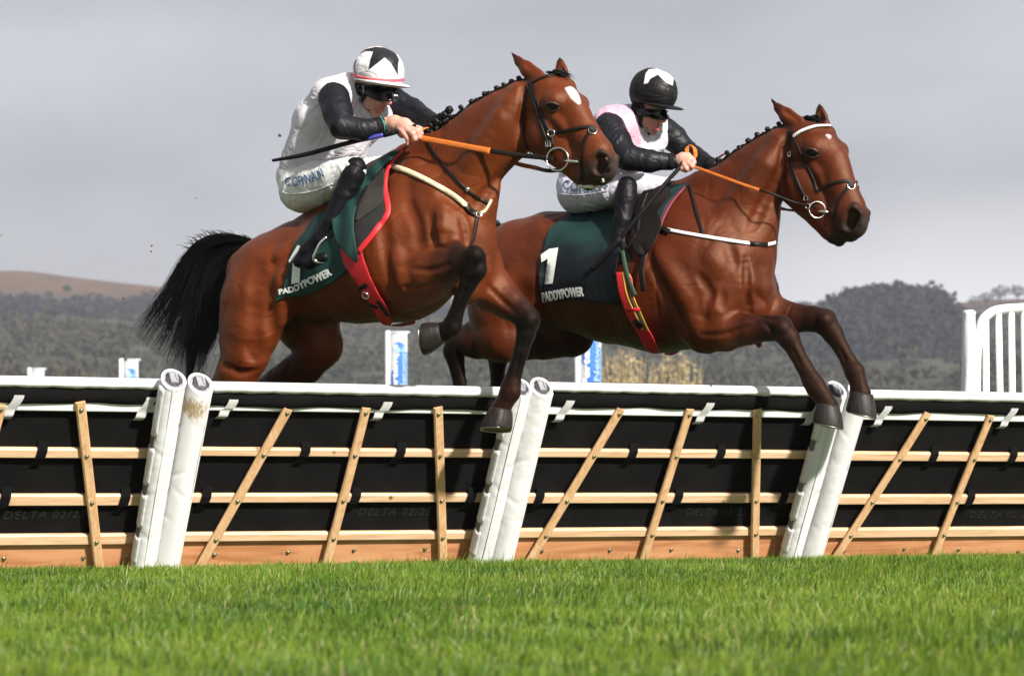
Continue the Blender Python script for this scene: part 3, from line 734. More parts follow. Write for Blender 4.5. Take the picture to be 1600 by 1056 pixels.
post_pad(hobj[2][0], (1233, 874), (1306, 611), R0, False, -1, 5)
post_pad(hobj[3][0], (1265, 874), (1341, 613), R0, False, 1, 6)

# ------------------------------------------------------------------ white wing rail on the right
WY = 3.2
def Wp(px, py, dy=0): return at(px, py, WY+dy)
gy = HOR+CAM_H*F_PX/(WY+CAM_D)
root = empty('wing_rail', Wp(1560, gy), 'white plastic barred wing rail rising behind the right end of the hurdle', 'rail')
mb = MB(); mb.tube(spline([Wp(1524, gy+4), Wp(1525, 600), Wp(1527, 540), Wp(1533, 505), Wp(1546, 490), Wp(1562, 484), Wp(1600, 481), Wp(1700, 476), Wp(1850, 474)], 8), .034, 14); mb.build('top_rail', M['white_rail'], root)
for i, (tx, bx, ty) in enumerate(((1540, 1543, 494), (1560, 1567, 486), (1580, 1585, 484), (1600, 1605, 483), (1621, 1625, 482), (1643, 1647, 481), (1665, 1669, 480), (1690, 1694, 478))):
    mb = MB(); mb.tube([Wp(tx, ty), Wp(bx, gy+4)], .0235, 12); mb.build('bar', M['white_rail'], root)
mb = MB(); mb.tube([Wp(1520, 700, .02), Wp(1850, 697, .02)], .026, 10); mb.build('lower_rail', M['white_rail'], root)
prr = empty('padded_post', Wp(1512, gy, -.1), 'white vinyl padded post standing at the left end of the barred wing rail', 'padded post')
mb = MB(); p0 = Wp(1511, gy, -.12); Ln = Wp(1512, 487, -.12)[2]-p0[2]
mb.lathe(p0, Wp(1514, 487, -.12)-p0, [(.047*(1+.03*math.sin(h*14)), h) for h in np.linspace(-.02, Ln-.02, 60)]+[(.05, Ln), (.035, Ln+.01)], 24, True, lambda th, h: .06*math.sin(2*th+h*3)+.03*math.sin(5*th-h*9)); mb.build('pad_cover', M['white_vinyl'], prr)
mb = MB(); mb.tube([p0+np.array([.04, -.01, 0]), p0+np.array([.05, -.01, Ln*.55]), p0+np.array([.06, -.01, Ln*.92])], [.022, .03, .012], 10, flat=.6); mb.build('loose_flap', M['white_vinyl'], prr)

# ------------------------------------------------------------------ tall banners far behind
M['banner_white'] = mat('banner_white', (.70, .72, .76), .6, .03, 2)
M['banner_blue'] = mat('banner_blue', (.03, .13, .50), .6, .15, 3, col2=(.05, .22, .62))
M['banner_sky'] = mat('banner_sky', (.30, .48, .78), .6, .1, 3)
def banner(px_l, px_r, Y, top, label, seed):
    s = (Y+CAM_D)/F_PX; b = at((px_l+px_r)/2, HOR, Y); b[2] = 0
    root = empty('banner', b, label, 'banner', 'tall blue and white banners beyond the hurdle')
    x0 = at(px_l, 0, Y)[0]; x1 = at(px_r, 0, Y)[0]; zt = CAM_H+(HOR-top)*s; w = x1-x0
    mb = MB(); mb.tube([(x0+.05, Y, 0), (x0+.05, Y, zt+.03)], .05, 10); mb.build('pole', M['banner_white'], root)
    mb = MB(); mb.tube([(x0+.05, Y, zt), (x1+.06, Y, zt)], .018, 8); mb.build('top_arm', M['banner_white'], root)
    n = 24
    def sheet(name, xa, xb, za, zb, m, y_off, wavy=.0):
        V = []; 
        for i in range(n+1):
            z = za+(zb-za)*i/n
            for xx in (xa, xb): V.append((xx+wavy*math.sin(i*.7)*(.5 if xx == xa else 0), Y+y_off+.02*math.sin(i*.5+xx*9), z))
        V2 = [(v[0], v[1]+.008, v[2]) for v in V]; m_ = len(V)
        Fs = [[2*i, 2*i+1, 2*i+3, 2*i+2] for i in range(n)]; Fs += [[a+m_ for a in f[::-1]] for f in Fs]
        Fs += [[2*i, 2*i+2, 2*i+2+m_, 2*i+m_] for i in range(n)]+[[2*i+1, 2*i+3, 2*i+3+m_, 2*i+1+m_] for i in range(n)]
        mb = MB(); mb.add(V, [], False); mb.v += V2; mb.f += Fs; mb.sm += [True]*len(Fs); return mb.build(name, m, root)
    sheet('cloth', x0+.11, x1, .6, zt-.02, M['banner_white'], 0)
    sheet('print', x0+.125, x1-.006, .62, zt-w*.9, M['banner_blue'], -.014)
    # round swirl of the printed mark near the top
    mb = MB(); cx, cz = (x0+.13+x1)/2, zt-w*.72; mb.lathe((cx, Y-.03, cz), (0, -1, 0), [(w*.28, 0), (w*.28, .006), (w*.01, .008)], 24, False); mb.build('print_swirl', M['banner_blue'], root)
    mb = MB(); mb.lathe((cx-.03, Y-.04, cz-.05), (0, -1, 0), [(w*.13, 0), (w*.13, .006), (w*.01, .008)], 20, False); mb.build('print_swirl', M['banner_sky'], root)
    wb = x1-.006-(x0+.125)
    for word, xoff, hgt, m, ln in (('Pertemps', .40, .40, M['banner_white'], 1.08), ('Network', .92, .34, M['banner_sky'], 1.0)):
        zb_ = zt-.26-ln
        def mp(U):
            P = np.stack([x0+.125+wb*xoff-wb*hgt*.9*U[:, 1]+.0, np.full(len(U), Y-.036), zb_+ln*U[:, 0]], 1); return P, np.repeat([[0, -1., 0]], len(U), 0)
        text_on('lettering', word, mp, m, root, .035, .003)
    return root
banner(602, 636, 40.6, 519, 'blue and white Pertemps Network banner under the left horse\'s belly', 3)
banner(898, 939, 31.5, 484, 'blue and white Pertemps Network banner behind the right horse\'s belly', 4)
banner(186, 216, 49.5, 562, 'white and blue banner top just left of the black tail', 1)
banner(43, 69, 57.0, 576, 'lowest white and blue banner top near the left edge', 2)

# ------------------------------------------------------------------ grass
def grass():
    rg = np.random.default_rng(11); N = 60000 if QUICK else 300000
    t = 4.8+(19.5-4.8)*rg.random(N)**.85; y = t-CAM_D; x = (rg.random(N)-.5)*2*(t*.215+.5)
    pos = np.stack([x, y, np.zeros(N)], 1)
    den = fnoise(pos, 3.0, 21); keep = rg.random(N) < .78+.45*den; pos = pos[keep]; N = len(pos); x, y = pos[:, 0], pos[:, 1]
    cl = fnoise(pos, 5.5, 22)+.5*fnoise(pos, 17, 23); big = fnoise(pos, 1.2, 24)
    dline = np.clip(((y-g0[1])-(x-g0[0])*he[1]/he[0]+.9)/.8, 0, 1); h = (.036+.015*cl+.007*big)*rg.uniform(.5, 1.45, N)*(1-.48*dline); tall = rg.random(N) < .06; h[tall] *= rg.uniform(1.3, 2.1, tall.sum())
    w = rg.uniform(.0013, .0028, N); az = rg.uniform(0, 6.283, N); lean = rg.uniform(.05, .85, N)**1.2
    la = rg.normal(.4, 1.3, N)+2*fnoise(pos, 2.5, 25); d = np.stack([np.cos(la), np.sin(la), np.zeros(N)], 1)
    wd = np.stack([np.cos(az), np.sin(az), np.zeros(N)], 1); up = np.array([0, 0, 1.])
    def pt(f): return pos+up*(h*f*(1-.28*lean*f*f))[:, None]+d*(h*lean*f*f*.9)[:, None]
    rows = [pt(0), pt(.4), pt(.75), pt(1.0)]
    V = np.stack([rows[0]-wd*w[:, None], rows[0]+wd*w[:, None], rows[1]-wd*(w*.95)[:, None], rows[1]+wd*(w*.95)[:, None], rows[2]-wd*(w*.6)[:, None], rows[2]+wd*(w*.6)[:, None], rows[3]-wd*(w*.1)[:, None], rows[3]+wd*(w*.1)[:, None]], 1).reshape(-1, 3)
    b = np.arange(N)[:, None]*8
    Q = np.concatenate([b+np.array([0, 1, 3, 2]), b+np.array([2, 3, 5, 4]), b+np.array([4, 5, 7, 6])])
    base = np.array([.100, .195, .014]); yel = np.array([.27, .34, .04]); dk = np.array([.028, .098, .010]); dry = np.array([.40, .33, .16])
    m1 = np.clip(.5+.45*fnoise(pos, 2.0, 26)+rg.normal(0, .22, N), 0, 1)[:, None]
    c = base*(1-m1)+yel*m1*.75+base*m1*.25; m2 = np.clip(.15+.65*fnoise(pos, 1.3, 27)+.35*fnoise(pos, 6, 28)+rg.normal(0, .22, N), 0, 1)[:, None]; c = c*(1-m2)+dk*m2
    dr = rg.random(N) < .02; c[dr] = dry
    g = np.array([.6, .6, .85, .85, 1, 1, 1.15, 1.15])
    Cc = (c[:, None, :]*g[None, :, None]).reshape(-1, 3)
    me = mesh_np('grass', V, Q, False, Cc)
    m = bpy.data.materials.new('grass_blade'); m.use_nodes = True; n, l = m.node_tree.nodes, m.node_tree.links; p = n['Principled BSDF']
    a = n.new('ShaderNodeAttribute'); a.attribute_name = 'coat'; l.new(a.outputs['Color'], p.inputs['Base Color']); p.inputs['Roughness'].default_value = .45; p.inputs['Specular IOR Level'].default_value = .35
    tr = n.new('ShaderNodeBsdfTranslucent'); l.new(a.outputs['Color'], tr.inputs['Color']); mx = n.new('ShaderNodeMixShader'); mx.inputs[0].default_value = .35
    l.new(p.outputs[0], mx.inputs[1]); l.new(tr.outputs[0], mx.inputs[2]); l.new(mx.outputs[0], n['Material Output'].inputs['Surface'])
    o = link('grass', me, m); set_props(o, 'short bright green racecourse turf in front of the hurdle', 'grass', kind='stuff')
grass()
# ------------------------------------------------------------------ horses
BAY = (.104, .0192, .0034); BAYD = (.045, .0090, .0030); BLK = (.005, .004, .004); DKB = (.018, .007, .005); MUZ = (.028, .019, .016); WHT = (.62, .58, .54)
def coat_mat(name, tint):
    m, t, b = new_mat(name); n, l = t.nodes, t.links
    a = n.new('ShaderNodeAttribute'); a.attribute_name = 'coat'; tc = n.new('ShaderNodeTexCoord')
    nz = n.new('ShaderNodeTexNoise'); nz.inputs['Scale'].default_value = 5; nz.inputs['Detail'].default_value = 6; l.new(tc.outputs['Object'], nz.inputs['Vector'])
    mr = n.new('ShaderNodeMapRange'); mr.inputs['From Min'].default_value = .3; mr.inputs['From Max'].default_value = .7; mr.inputs['To Min'].default_value = .72; mr.inputs['To Max'].default_value = 1.22
    l.new(nz.outputs[0], mr.inputs['Value'])
    s = n.new('ShaderNodeVectorMath'); s.operation = 'SCALE'; l.new(a.outputs['Color'], s.inputs[0]); l.new(mr.outputs[0], s.inputs['Scale'])
    t2 = n.new('ShaderNodeVectorMath'); t2.operation = 'MULTIPLY'; t2.inputs[1].default_value = tint; l.new(s.outputs[0], t2.inputs[0])
    l.new(t2.outputs[0], b.inputs['Base Color'])
    b.inputs['Roughness'].default_value = .44; b.inputs['Specular IOR Level'].default_value = .42; b.inputs['Specular Tint'].default_value = (1, .68, .48, 1)
    sr = n.new('ShaderNodeSeparateColor'); l.new(a.outputs['Color'], sr.inputs[0]); sm_ = n.new('ShaderNodeMapRange'); sm_.inputs['From Min'].default_value = .005; sm_.inputs['From Max'].default_value = .08; sm_.inputs['To Min'].default_value = .10; sm_.inputs['To Max'].default_value = .42
    l.new(sr.outputs[0], sm_.inputs['Value']); l.new(sm_.outputs[0], b.inputs['Specular IOR Level'])
    b.inputs['Sheen Weight'].default_value = .04; b.inputs['Sheen Roughness'].default_value = .4; b.inputs['Sheen Tint'].default_value = (1, .6, .4, 1)
    # muscle and vein relief, short hair
    n1 = n.new('ShaderNodeTexNoise'); n1.inputs['Scale'].default_value = 16; n1.inputs['Detail'].default_value = 4; n1.inputs['Distortion'].default_value = .9; l.new(tc.outputs['Object'], n1.inputs['Vector'])
    mp = n.new('ShaderNodeMapping'); mp.inputs['Scale'].default_value = (60, 200, 260); mp.inputs['Rotation'].default_value = (0, .5, 0); l.new(tc.outputs['Object'], mp.inputs[0])
    n2 = n.new('ShaderNodeTexNoise'); n2.inputs['Scale'].default_value = 2; n2.inputs['Detail'].default_value = 3; l.new(mp.outputs[0], n2.inputs['Vector'])
    n3 = n.new('ShaderNodeTexNoise'); n3.inputs['Scale'].default_value = 7; n3.inputs['Detail'].default_value = 2; n3.inputs['Distortion'].default_value = 2.5; l.new(tc.outputs['Object'], n3.inputs['Vector'])
    vr = n.new('ShaderNodeMapRange'); vr.inputs['From Min'].default_value = 0; vr.inputs['From Max'].default_value = .012; vr.inputs['To Min'].default_value = 1; vr.inputs['To Max'].default_value = 0
    ab_ = n.new('ShaderNodeMath'); ab_.operation = 'SUBTRACT'; ab_.inputs[1].default_value = .5; l.new(n3.outputs[0], ab_.inputs[0]); a2 = n.new('ShaderNodeMath'); a2.operation = 'ABSOLUTE'; l.new(ab_.outputs[0], a2.inputs[0]); l.new(a2.outputs[0], vr.inputs['Value'])
    b1 = n.new('ShaderNodeBump'); b1.inputs['Strength'].default_value = .10; b1.inputs['Distance'].default_value = .02; l.new(n1.outputs[0], b1.inputs['Height'])
    b3 = n.new('ShaderNodeBump'); b3.inputs['Strength'].default_value = .20; b3.inputs['Distance'].default_value = .006; l.new(vr.outputs[0], b3.inputs['Height']); l.new(b1.outputs[0], b3.inputs['Normal'])
    b2 = n.new('ShaderNodeBump'); b2.inputs['Strength'].default_value = .55; b2.inputs['Distance'].default_value = .003; l.new(n2.outputs[0], b2.inputs['Height']); l.new(b3.outputs[0], b2.inputs['Normal'])
    l.new(b2.outputs[0], b.inputs['Normal'])
    return m
M['hair_black'] = mat('hair_black', (.004, .0035, .0035), .5, .3, 40, spec=.25)
M['hoof'] = mat('hoof', (.009, .007, .006), .5, .3, 60, .3, 90, stretch=(1, 1, .2), col2=(.026, .020, .017), spec=.25)
M['shoe'] = mat('shoe', (.35, .33, .30), .35, .2, 60, metal=1)
M['sole'] = mat('sole', (.16, .13, .08), .9, .4, 40, .8, 60, col2=(.30, .25, .16))
M['eye'] = mat('eye', (.004, .003, .003), .12, .1, 9, spec=.35)
M['leather'] = mat('leather', (.009, .006, .005), .45, .25, 60, .15, 200, spec=.22)
M['steel'] = mat('steel', (.75, .74, .72), .18, .05, 40, metal=1)
def ch(sh, fr, pts, sq=1.0, k=.05, op='+', col=None, n='n', lat_r=True):
    """chain of cones; pts rows px,py,lateral,r(px); col = list of colours or one"""
    P = [fr.P(p[0], p[1], p[2]) for p in pts]; R = [fr.R(q, p[3]) for q, p in zip(P, pts)]
    nn = fr.n if n == 'n' else n
    c = col if isinstance(col, list) else [col]*len(pts)
    if len(pts) == 1: sh.cone(P[0], P[0], R[0], R[0], sq, nn if sq != 1 else None, k, op, c[0], c[0]); return
    g = ('c', len(sh.pr))
    for i in range(len(pts)-1): sh.cone(P[i], P[i+1], R[i], R[i+1], sq, nn if sq != 1 else None, k, op, c[i], c[i+1], g=g)
def build_horse(h):
    fb = Frame(*h['frame']); sh = Shape(); B = [BAY]
    for pts, sq, k in h['trunk']: ch(sh, fb, pts, sq, k, col=BAY)
    # neck sections given as crest point, under point
    secs = []
    for (cx, cy, ux, uy) in h['neck']: secs.append(((cx+ux)/2, (cy+uy)/2, 0, math.hypot(cx-ux, cy-uy)/2))
    ch(sh, fb, secs, .46, .10, col=BAY)
    hp = fb.P(*h['head_o'][:2], 0.0); fh = Frame(h['head_o'][0], h['head_o'][1], hp[1], h['head_o'][2])
    for leg in h['legs']: ch(sh, fb, leg['pts'], leg.get('sq', .86), .035, col=leg['col'])
    for pts, sq, k in h['muscle']: ch(sh, fb, pts, sq, k, col=BAY)
    for pts, sq, k in h['groove']: ch(sh, fb, pts, sq, k, '-')
    body_only = Shape(); body_only.pr = list(sh.pr)
    for g in h['head']: ch(sh, fh, g[0], g[1], g[2], col=g[3] if len(g) > 3 else BAY)
    for g in h['head_cut']: ch(sh, fh, g[0], g[1], g[2], '-')
    jobs = []
    for op, pts, r, dep, k in h['relief']:
        q = spline(pts, 4); P, Nn = sh.trace(q[:, 0], q[:, 1]); jobs.append((op, P, Nn, r, dep, k))
    for tgt in (sh, body_only):
        for op, P, Nn, r, dep, k in jobs:
            m_ = len(P); g = ('r', len(tgt.pr)); C = []
            for i in range(m_):
                R = fb.R(P[i], r*.85); D = fb.R(P[i], dep)*1.45*math.sin(math.pi*(i+.6)/(m_+.2))
                C.append((P[i]+Nn[i]*(R-D) if op == '-' else P[i]-Nn[i]*(R-D*1.2), R))
            for i in range(m_-1): tgt.cone(C[i][0], C[i+1][0], C[i][1], C[i+1][1], 1, None, k*.75, op, BAY if False else None, None, g=g)
    fig = dict(sh=sh, fb=fb, fh=fh, body=body_only)
    vox = .0068
    hide = h['star']; hc_ = h['hair_dark']
    def colour(V):
        c = sh.colour(V, .010); x, y = scr(V); s = (V-fh.o)@fh.n
        # white marking on the forehead (hair colour)
        q = poly_sd(x, y, spline(list(hide)+[hide[0]], 4)); a = np.clip(.5-q/2.5, 0, 1)*((x > h['star_x'][0]) & (x < h['star_x'][1]) & (y < h['star_x'][2]))
        c = c*(1-a[:, None])+np.array((.72, .66, .62))*a[:, None]
        ex, ey = h['eyes'][0][:2]; e = np.exp(-(((x-ex)/15)**2+((y-ey)/10)**2)**1.5)[:, None]*.75*(s[:, None] > 0); c = c*(1-e)+np.array((.02, .010, .007))*e
        return c
    def disp(V):
        x, y = scr(V); headw = np.clip(1-np.abs((V-fh.o)@fh.f-.12)/.45, 0, 1)*((V-fh.o)@fh.f > -.10)
        n1 = fnoise(V*np.array([1, 1, .6]), 6.5, 31); n2 = fnoise(V, 11, 33)
        return .0018*fnoise(V, 9, 5)-(.0034*np.exp(-(n1/.13)**2)+.0014*np.exp(-(n2/.11)**2))*(1-.8*headw)
    me = mesh_shape(sh, vox, name='horse', colour=colour, disp=disp, smooth=1)
    o = link('horse', me, h['mat'], None, fb.P(h['frame'][0], h['frame'][1]+60, 0)); set_props(o, h['label'], 'horse', 'bay racehorses jumping the hurdle')
    fig['obj'] = o
    for lf in h['hooves']: hoof(o, fb, *lf)
    (ex, ey, _, er) = h['eyes'][0]; Pc, Nc = sh.trace([ex], [ey]); c = Pc[0]; nn = Nc[0]; R = fh.R(c, er)
    mir = lambda v: v-2*((v-fh.o)@fh.n)*fh.n
    mird = lambda v: v-2*(v@fh.n)*fh.n
    for side in (0, 1):
        cc, n_ = (c, nn) if side == 0 else (mir(c), mird(nn))
        e1 = fh.f*.93-UP*.36; e1 = e1-n_*(e1@n_); e1 /= np.linalg.norm(e1); e2 = np.cross(n_, e1); e2 = e2 if e2[2] > 0 else -e2
        V = []; nu, nv = 20, 8
        for i in range(nv+1):
            a = -.5+(math.pi/2+.5)*i/nv
            for j in range(nu):
                th = 2*math.pi*j/nu; V.append(cc+n_*(R*.42*math.sin(a)-R*.02)+e1*(R*.98*math.cos(a)*math.cos(th))+e2*(R*.70*math.cos(a)*math.sin(th)))
        Fs = [[i*nu+j, i*nu+(j+1) % nu, (i+1)*nu+(j+1) % nu, (i+1)*nu+j] for i in range(nv) for j in range(nu)]
        mb = MB(); mb.add(V, Fs, True); mb.build('eye', M['eye'], o)
        def arc(h_, lo, hi, out): return [cc+n_*(R*.42*(1-.8*(2*t_-1)**2)*out)+e1*R*1.06*(2*t_-1)+e2*R*h_*(1-(2*t_-1)**2)**.8 for t_ in np.linspace(lo, hi, 11)]
        mb = MB(); mb.tube(arc(.72, .02, .98, .8), [R*.04]+[R*.17]*9+[R*.04], 8, n=n_, flat=.8); mb.tube(arc(-.62, .02, .98, .6), [R*.04]+[R*.11]*9+[R*.04], 8, n=n_, flat=.8); mb.build('eyelid', M['lid'], o)
    mane(o, fb, h); tail(o, fb, h)
    return fig
M['lid'] = mat('lid', (.05, .022, .014), .5, .2, 30)
def hoof(o, fb, cor, toe, R0_, R1_, lat, down):
    """cor = coronet px, toe = centre of the sole px; R px"""
    a = fb.P(cor[0], cor[1], lat); b = fb.P(toe[0], toe[1], toe[2] if len(toe) > 2 else lat); r0 = fb.R(a, R0_); r1 = fb.R(b, R1_)
    ax = b-a; Ln = np.linalg.norm(ax); ax /= Ln; d = fb.P(cor[0]+down[0], cor[1]+down[1], lat)-a; d = d-ax*(d@ax); d /= np.linalg.norm(d)  # toe side
    v = np.cross(ax, d); V = []; n = 24; rows = 8
    for i in range(rows+1):
        t = i/rows; r = r0+(r1-r0)*math.sin(t*1.75)/.985*(1 if t < .93 else .97)
        for j in range(n):
            th = 2*math.pi*j/n; fr_ = math.cos(th); slope = r1*.55*(1+fr_)*.5*t; flat = .80 if fr_ < -.6 else 1
            V.append(a+ax*(Ln*t-(0.16*Ln*t*(1-fr_)/2))+d*(r*fr_*flat+slope*.5)+v*(r*math.sin(th)*.93*(1+.012*math.sin(i*3))))
    Fs = [[i*n+j, i*n+(j+1) % n, (i+1)*n+(j+1) % n, (i+1)*n+j] for i in range(rows) for j in range(n)]+[[j for j in range(n)][::-1]]
    mb = MB(); mb.add(V, Fs, True); ho = mb.build('hoof', M['hoof'], o)
    rim = V[-n:]; cen = sum(rim)/n; mb = MB(); inn = [cen+(p-cen)*.80-ax*.006 for p in rim]
    mb.add(rim+inn+[cen-ax*.012], [[j, (j+1) % n, n+(j+1) % n, n+j] for j in range(n)]+[[n+j, n+(j+1) % n, 2*n] for j in range(n)], False); mb.build('sole', M['sole'], ho)
    mb = MB(); pts = [cen+(rim[j % n]-cen)*.93+ax*.004 for j in range(-9, 10)]; mb.tube(pts, .0065, 6, flat=.6, n=ax); mb.build('shoe', M['shoe'], ho)
def mane(o, fb, h):
    pts = spline([(x, y) for x, y in h['crest']], 8); P = np.array([fb.P(x, y, .012) for x, y in pts])
    mb = MB(); mb.tube(P-UP*.008, [.011+.004*math.sin(i*2.1) for i in range(len(P))], 8, flat=1.0); mb.build('mane', M['hair_black'], o)
    rg = np.random.default_rng(4)
    for (x, y, r) in h['plaits']:
        c = fb.P(x, y, .015); R = fb.R(c, r); mb = MB()
        mb.lathe(c, (rg.normal(0, .3), -.3, 1), [(R*math.cos(a)*(1+.12*math.sin(a*9)), R*math.sin(a)*1.0) for a in np.linspace(-1.5, 1.5, 14)], 12, True, lambda th, hh: .12*math.sin(th*3+hh*260))
        mb.tube([c-UP*R*2.0, c-UP*R*.6], [R*.7, R*.45], 8); mb.build('mane_plait', M['hair_black'], o)
    # forelock and loose hairs
    mb = MB(); fl = h['forelock']
    for i in range(60):
        a = fb.P(fl[0][0]+rg.normal(0, 5), fl[0][1]+rg.normal(0, 2), rg.normal(0, .015)); b = fb.P(fl[1][0]+rg.normal(0, 7), fl[1][1]+rg.normal(0, 3.5), rg.normal(-.01, .03)); mb.tube([a, (a+b)/2+UP*(.006+.012*rg.random()), b], [.003, .0035, .0006], 4)
    mb.build('forelock', M['hair_black'], o)
def tail(o, fb, h):
    if 'tail' not in h: return
    rg = np.random.default_rng(14); G = [spline([(x, y) for x, y in g], 5) for g in h['tail']]; K = len(G)-1
    mb = MB(); n = h.get('tail_n', 1500)
    for i in range(n):
        u = rg.beta(1.15, .95) if i % 9 else rg.uniform(0, .25); k = min(int(u*K), K-1); w = u*K-k
        A, B_ = G[k], G[k+1]; pts = A*(1-w)+B_*w; ln = rg.uniform(.55, 1.0)**.6; m = len(pts); end = max(6, int(m*ln)); pts = pts[:end]
        ph = rg.uniform(0, 6.28); am = rg.uniform(1, 9.5); lat = rg.normal(0, .032); s = np.linspace(0, 1, end)
        cl = math.sin(u*37+1.7*math.sin(u*90)); off = cl*5.0+rg.normal(0, 2.5)
        q = [fb.P(p[0]+am*math.sin(ph+s_*9)*s_+off*s_, p[1]+am*math.cos(ph*1.7+s_*7)*s_+off*.5*s_, lat*(.5+s_*1.3)) for p, s_ in zip(pts[::2], s[::2])]
        r = rg.uniform(.0010, .0024); L_ = len(q)
        mb.tube(q, [r*(1.2-1.05*(j/(L_-1))**2.0) for j in range(L_)], 3, caps=False)
    for i in range(90):                     # short fuzz over the dock
        t_ = rg.uniform(0, .5); p = G[0][int(t_*(len(G[0])-1))]; a = fb.P(p[0], p[1]+3, rg.normal(0, .02)); b_ = fb.P(p[0]-rg.uniform(8, 26), p[1]-rg.uniform(-4, 10), rg.normal(0, .04)); mb.tube([a, (a+b_)/2+UP*.01, b_], [.0022, .0018, .0003], 3, caps=False)
    # dock and inner mass
    core = [(x, y, 0, r) for x, y, r in h['tail_core']]; P = [fb.P(x, y, 0) for x, y, _, _ in core]; R = [fb.R(p, c[3]) for p, c in zip(P, core)]
    P2 = spline(np.array([list(p)+[r] for p, r in zip(P, R)]), 5)
    mb.tube(P2[:, :3], list(P2[:, 3]), 12, n=fb.n, flat=.55)
    mb.build('tail', M['hair_black'], o, recalc=False)

HEAD=[
  ([(848, 148, 0, 31), (866, 164, 0, 36)], .80, .03),
  ([(868, 158, .066, 17), (888, 158, 0, 20), (904, 164, -.064, 17)], 1, .05),
  ([(858, 132, .032, 14), (886, 136, -.03, 14)], 1, .04),
  ([(897, 180, 0, 28), (915, 212, 0, 25.5), (935, 239, 0, 24.5)], .84, .035),
  ([(836, 182, .030, 24), (850, 207, .036, 38), (874, 226, .030, 29)], .55, .03),
  ([(852, 182, -.030, 24), (862, 207, -.036, 36), (884, 226, -.030, 28)], .55, .03),
  ([(866, 230, 0, 27), (892, 249, 0, 25), (908, 268, 0, 22)], .72, .035),
  ([(932, 246, 0, 29), (937, 262, 0, 26)], .84, .02, [BAY, MUZ]),
  ([(946, 268, .012, 18), (949, 264, -.02, 17)], .9, .02, MUZ),
  ([(930, 272, 0, 20), (938, 276, 0, 16)], .9, .02, MUZ),
  ([(914, 282, 0, 15), (920, 288, 0, 11)], .95, .012, MUZ),
  ([(868, 184, .070, 7), (878, 194, .068, 7), (888, 208, .058, 5)], 1, .03),
  ([(846, 138, .05, 13), (844, 165, .055, 14)], 1, .03),
  ([(928, 244, .054, 6), (941, 239, .060, 5.5), (952, 247, .056, 5), (952, 262, .048, 5)], 1, .012, MUZ),
  ([(954, 240, -.05, 6), (962, 247, -.05, 5.5), (963, 257, -.045, 5)], 1, .012, MUZ),
  ([(840, 122, .045, 14), (823, 108, .058, 12.5), (810, 96, .06, 7.5), (798.5, 81.5, .058, 1.5)], .55, .012, [BAY, BAY, BAYD, BLK]),
  ([(880, 124, -.04, 13), (877, 110, -.045, 11), (875.5, 99, -.045, 6.5), (874, 90, -.045, 1.5)], .6, .012, [BAY, BAY, BAYD, BLK])]
HEAD_CUT=[
  ([(838, 112, .090, 8), (819, 98, .092, 6)], 1, .008), ([(876, 112, -.012, 7), (875, 101, -.016, 4)], 1, .008),
  ([(940, 252, .076, 11), (936, 264, .064, 9.5)], 1, .010), ([(959, 252, -.066, 6)], 1, .01),
  ([(899, 268, .07, 2.4), (922, 281, .055, 2.6), (943, 287, .03, 2.4), (953, 285, -.03, 2.4)], 1, .008)]
EARS = 2
def shift_head(L_):
    out = []
    for g in L_:
        q = []
        for p in g[0]:
            t_ = min(max((p[1]-166)/90, 0), 1); q.append((p[0]+406-15*t_, p[1]+73+14*t_, p[2], p[3]))
        out.append((q,)+tuple(g[1:]))
    return out
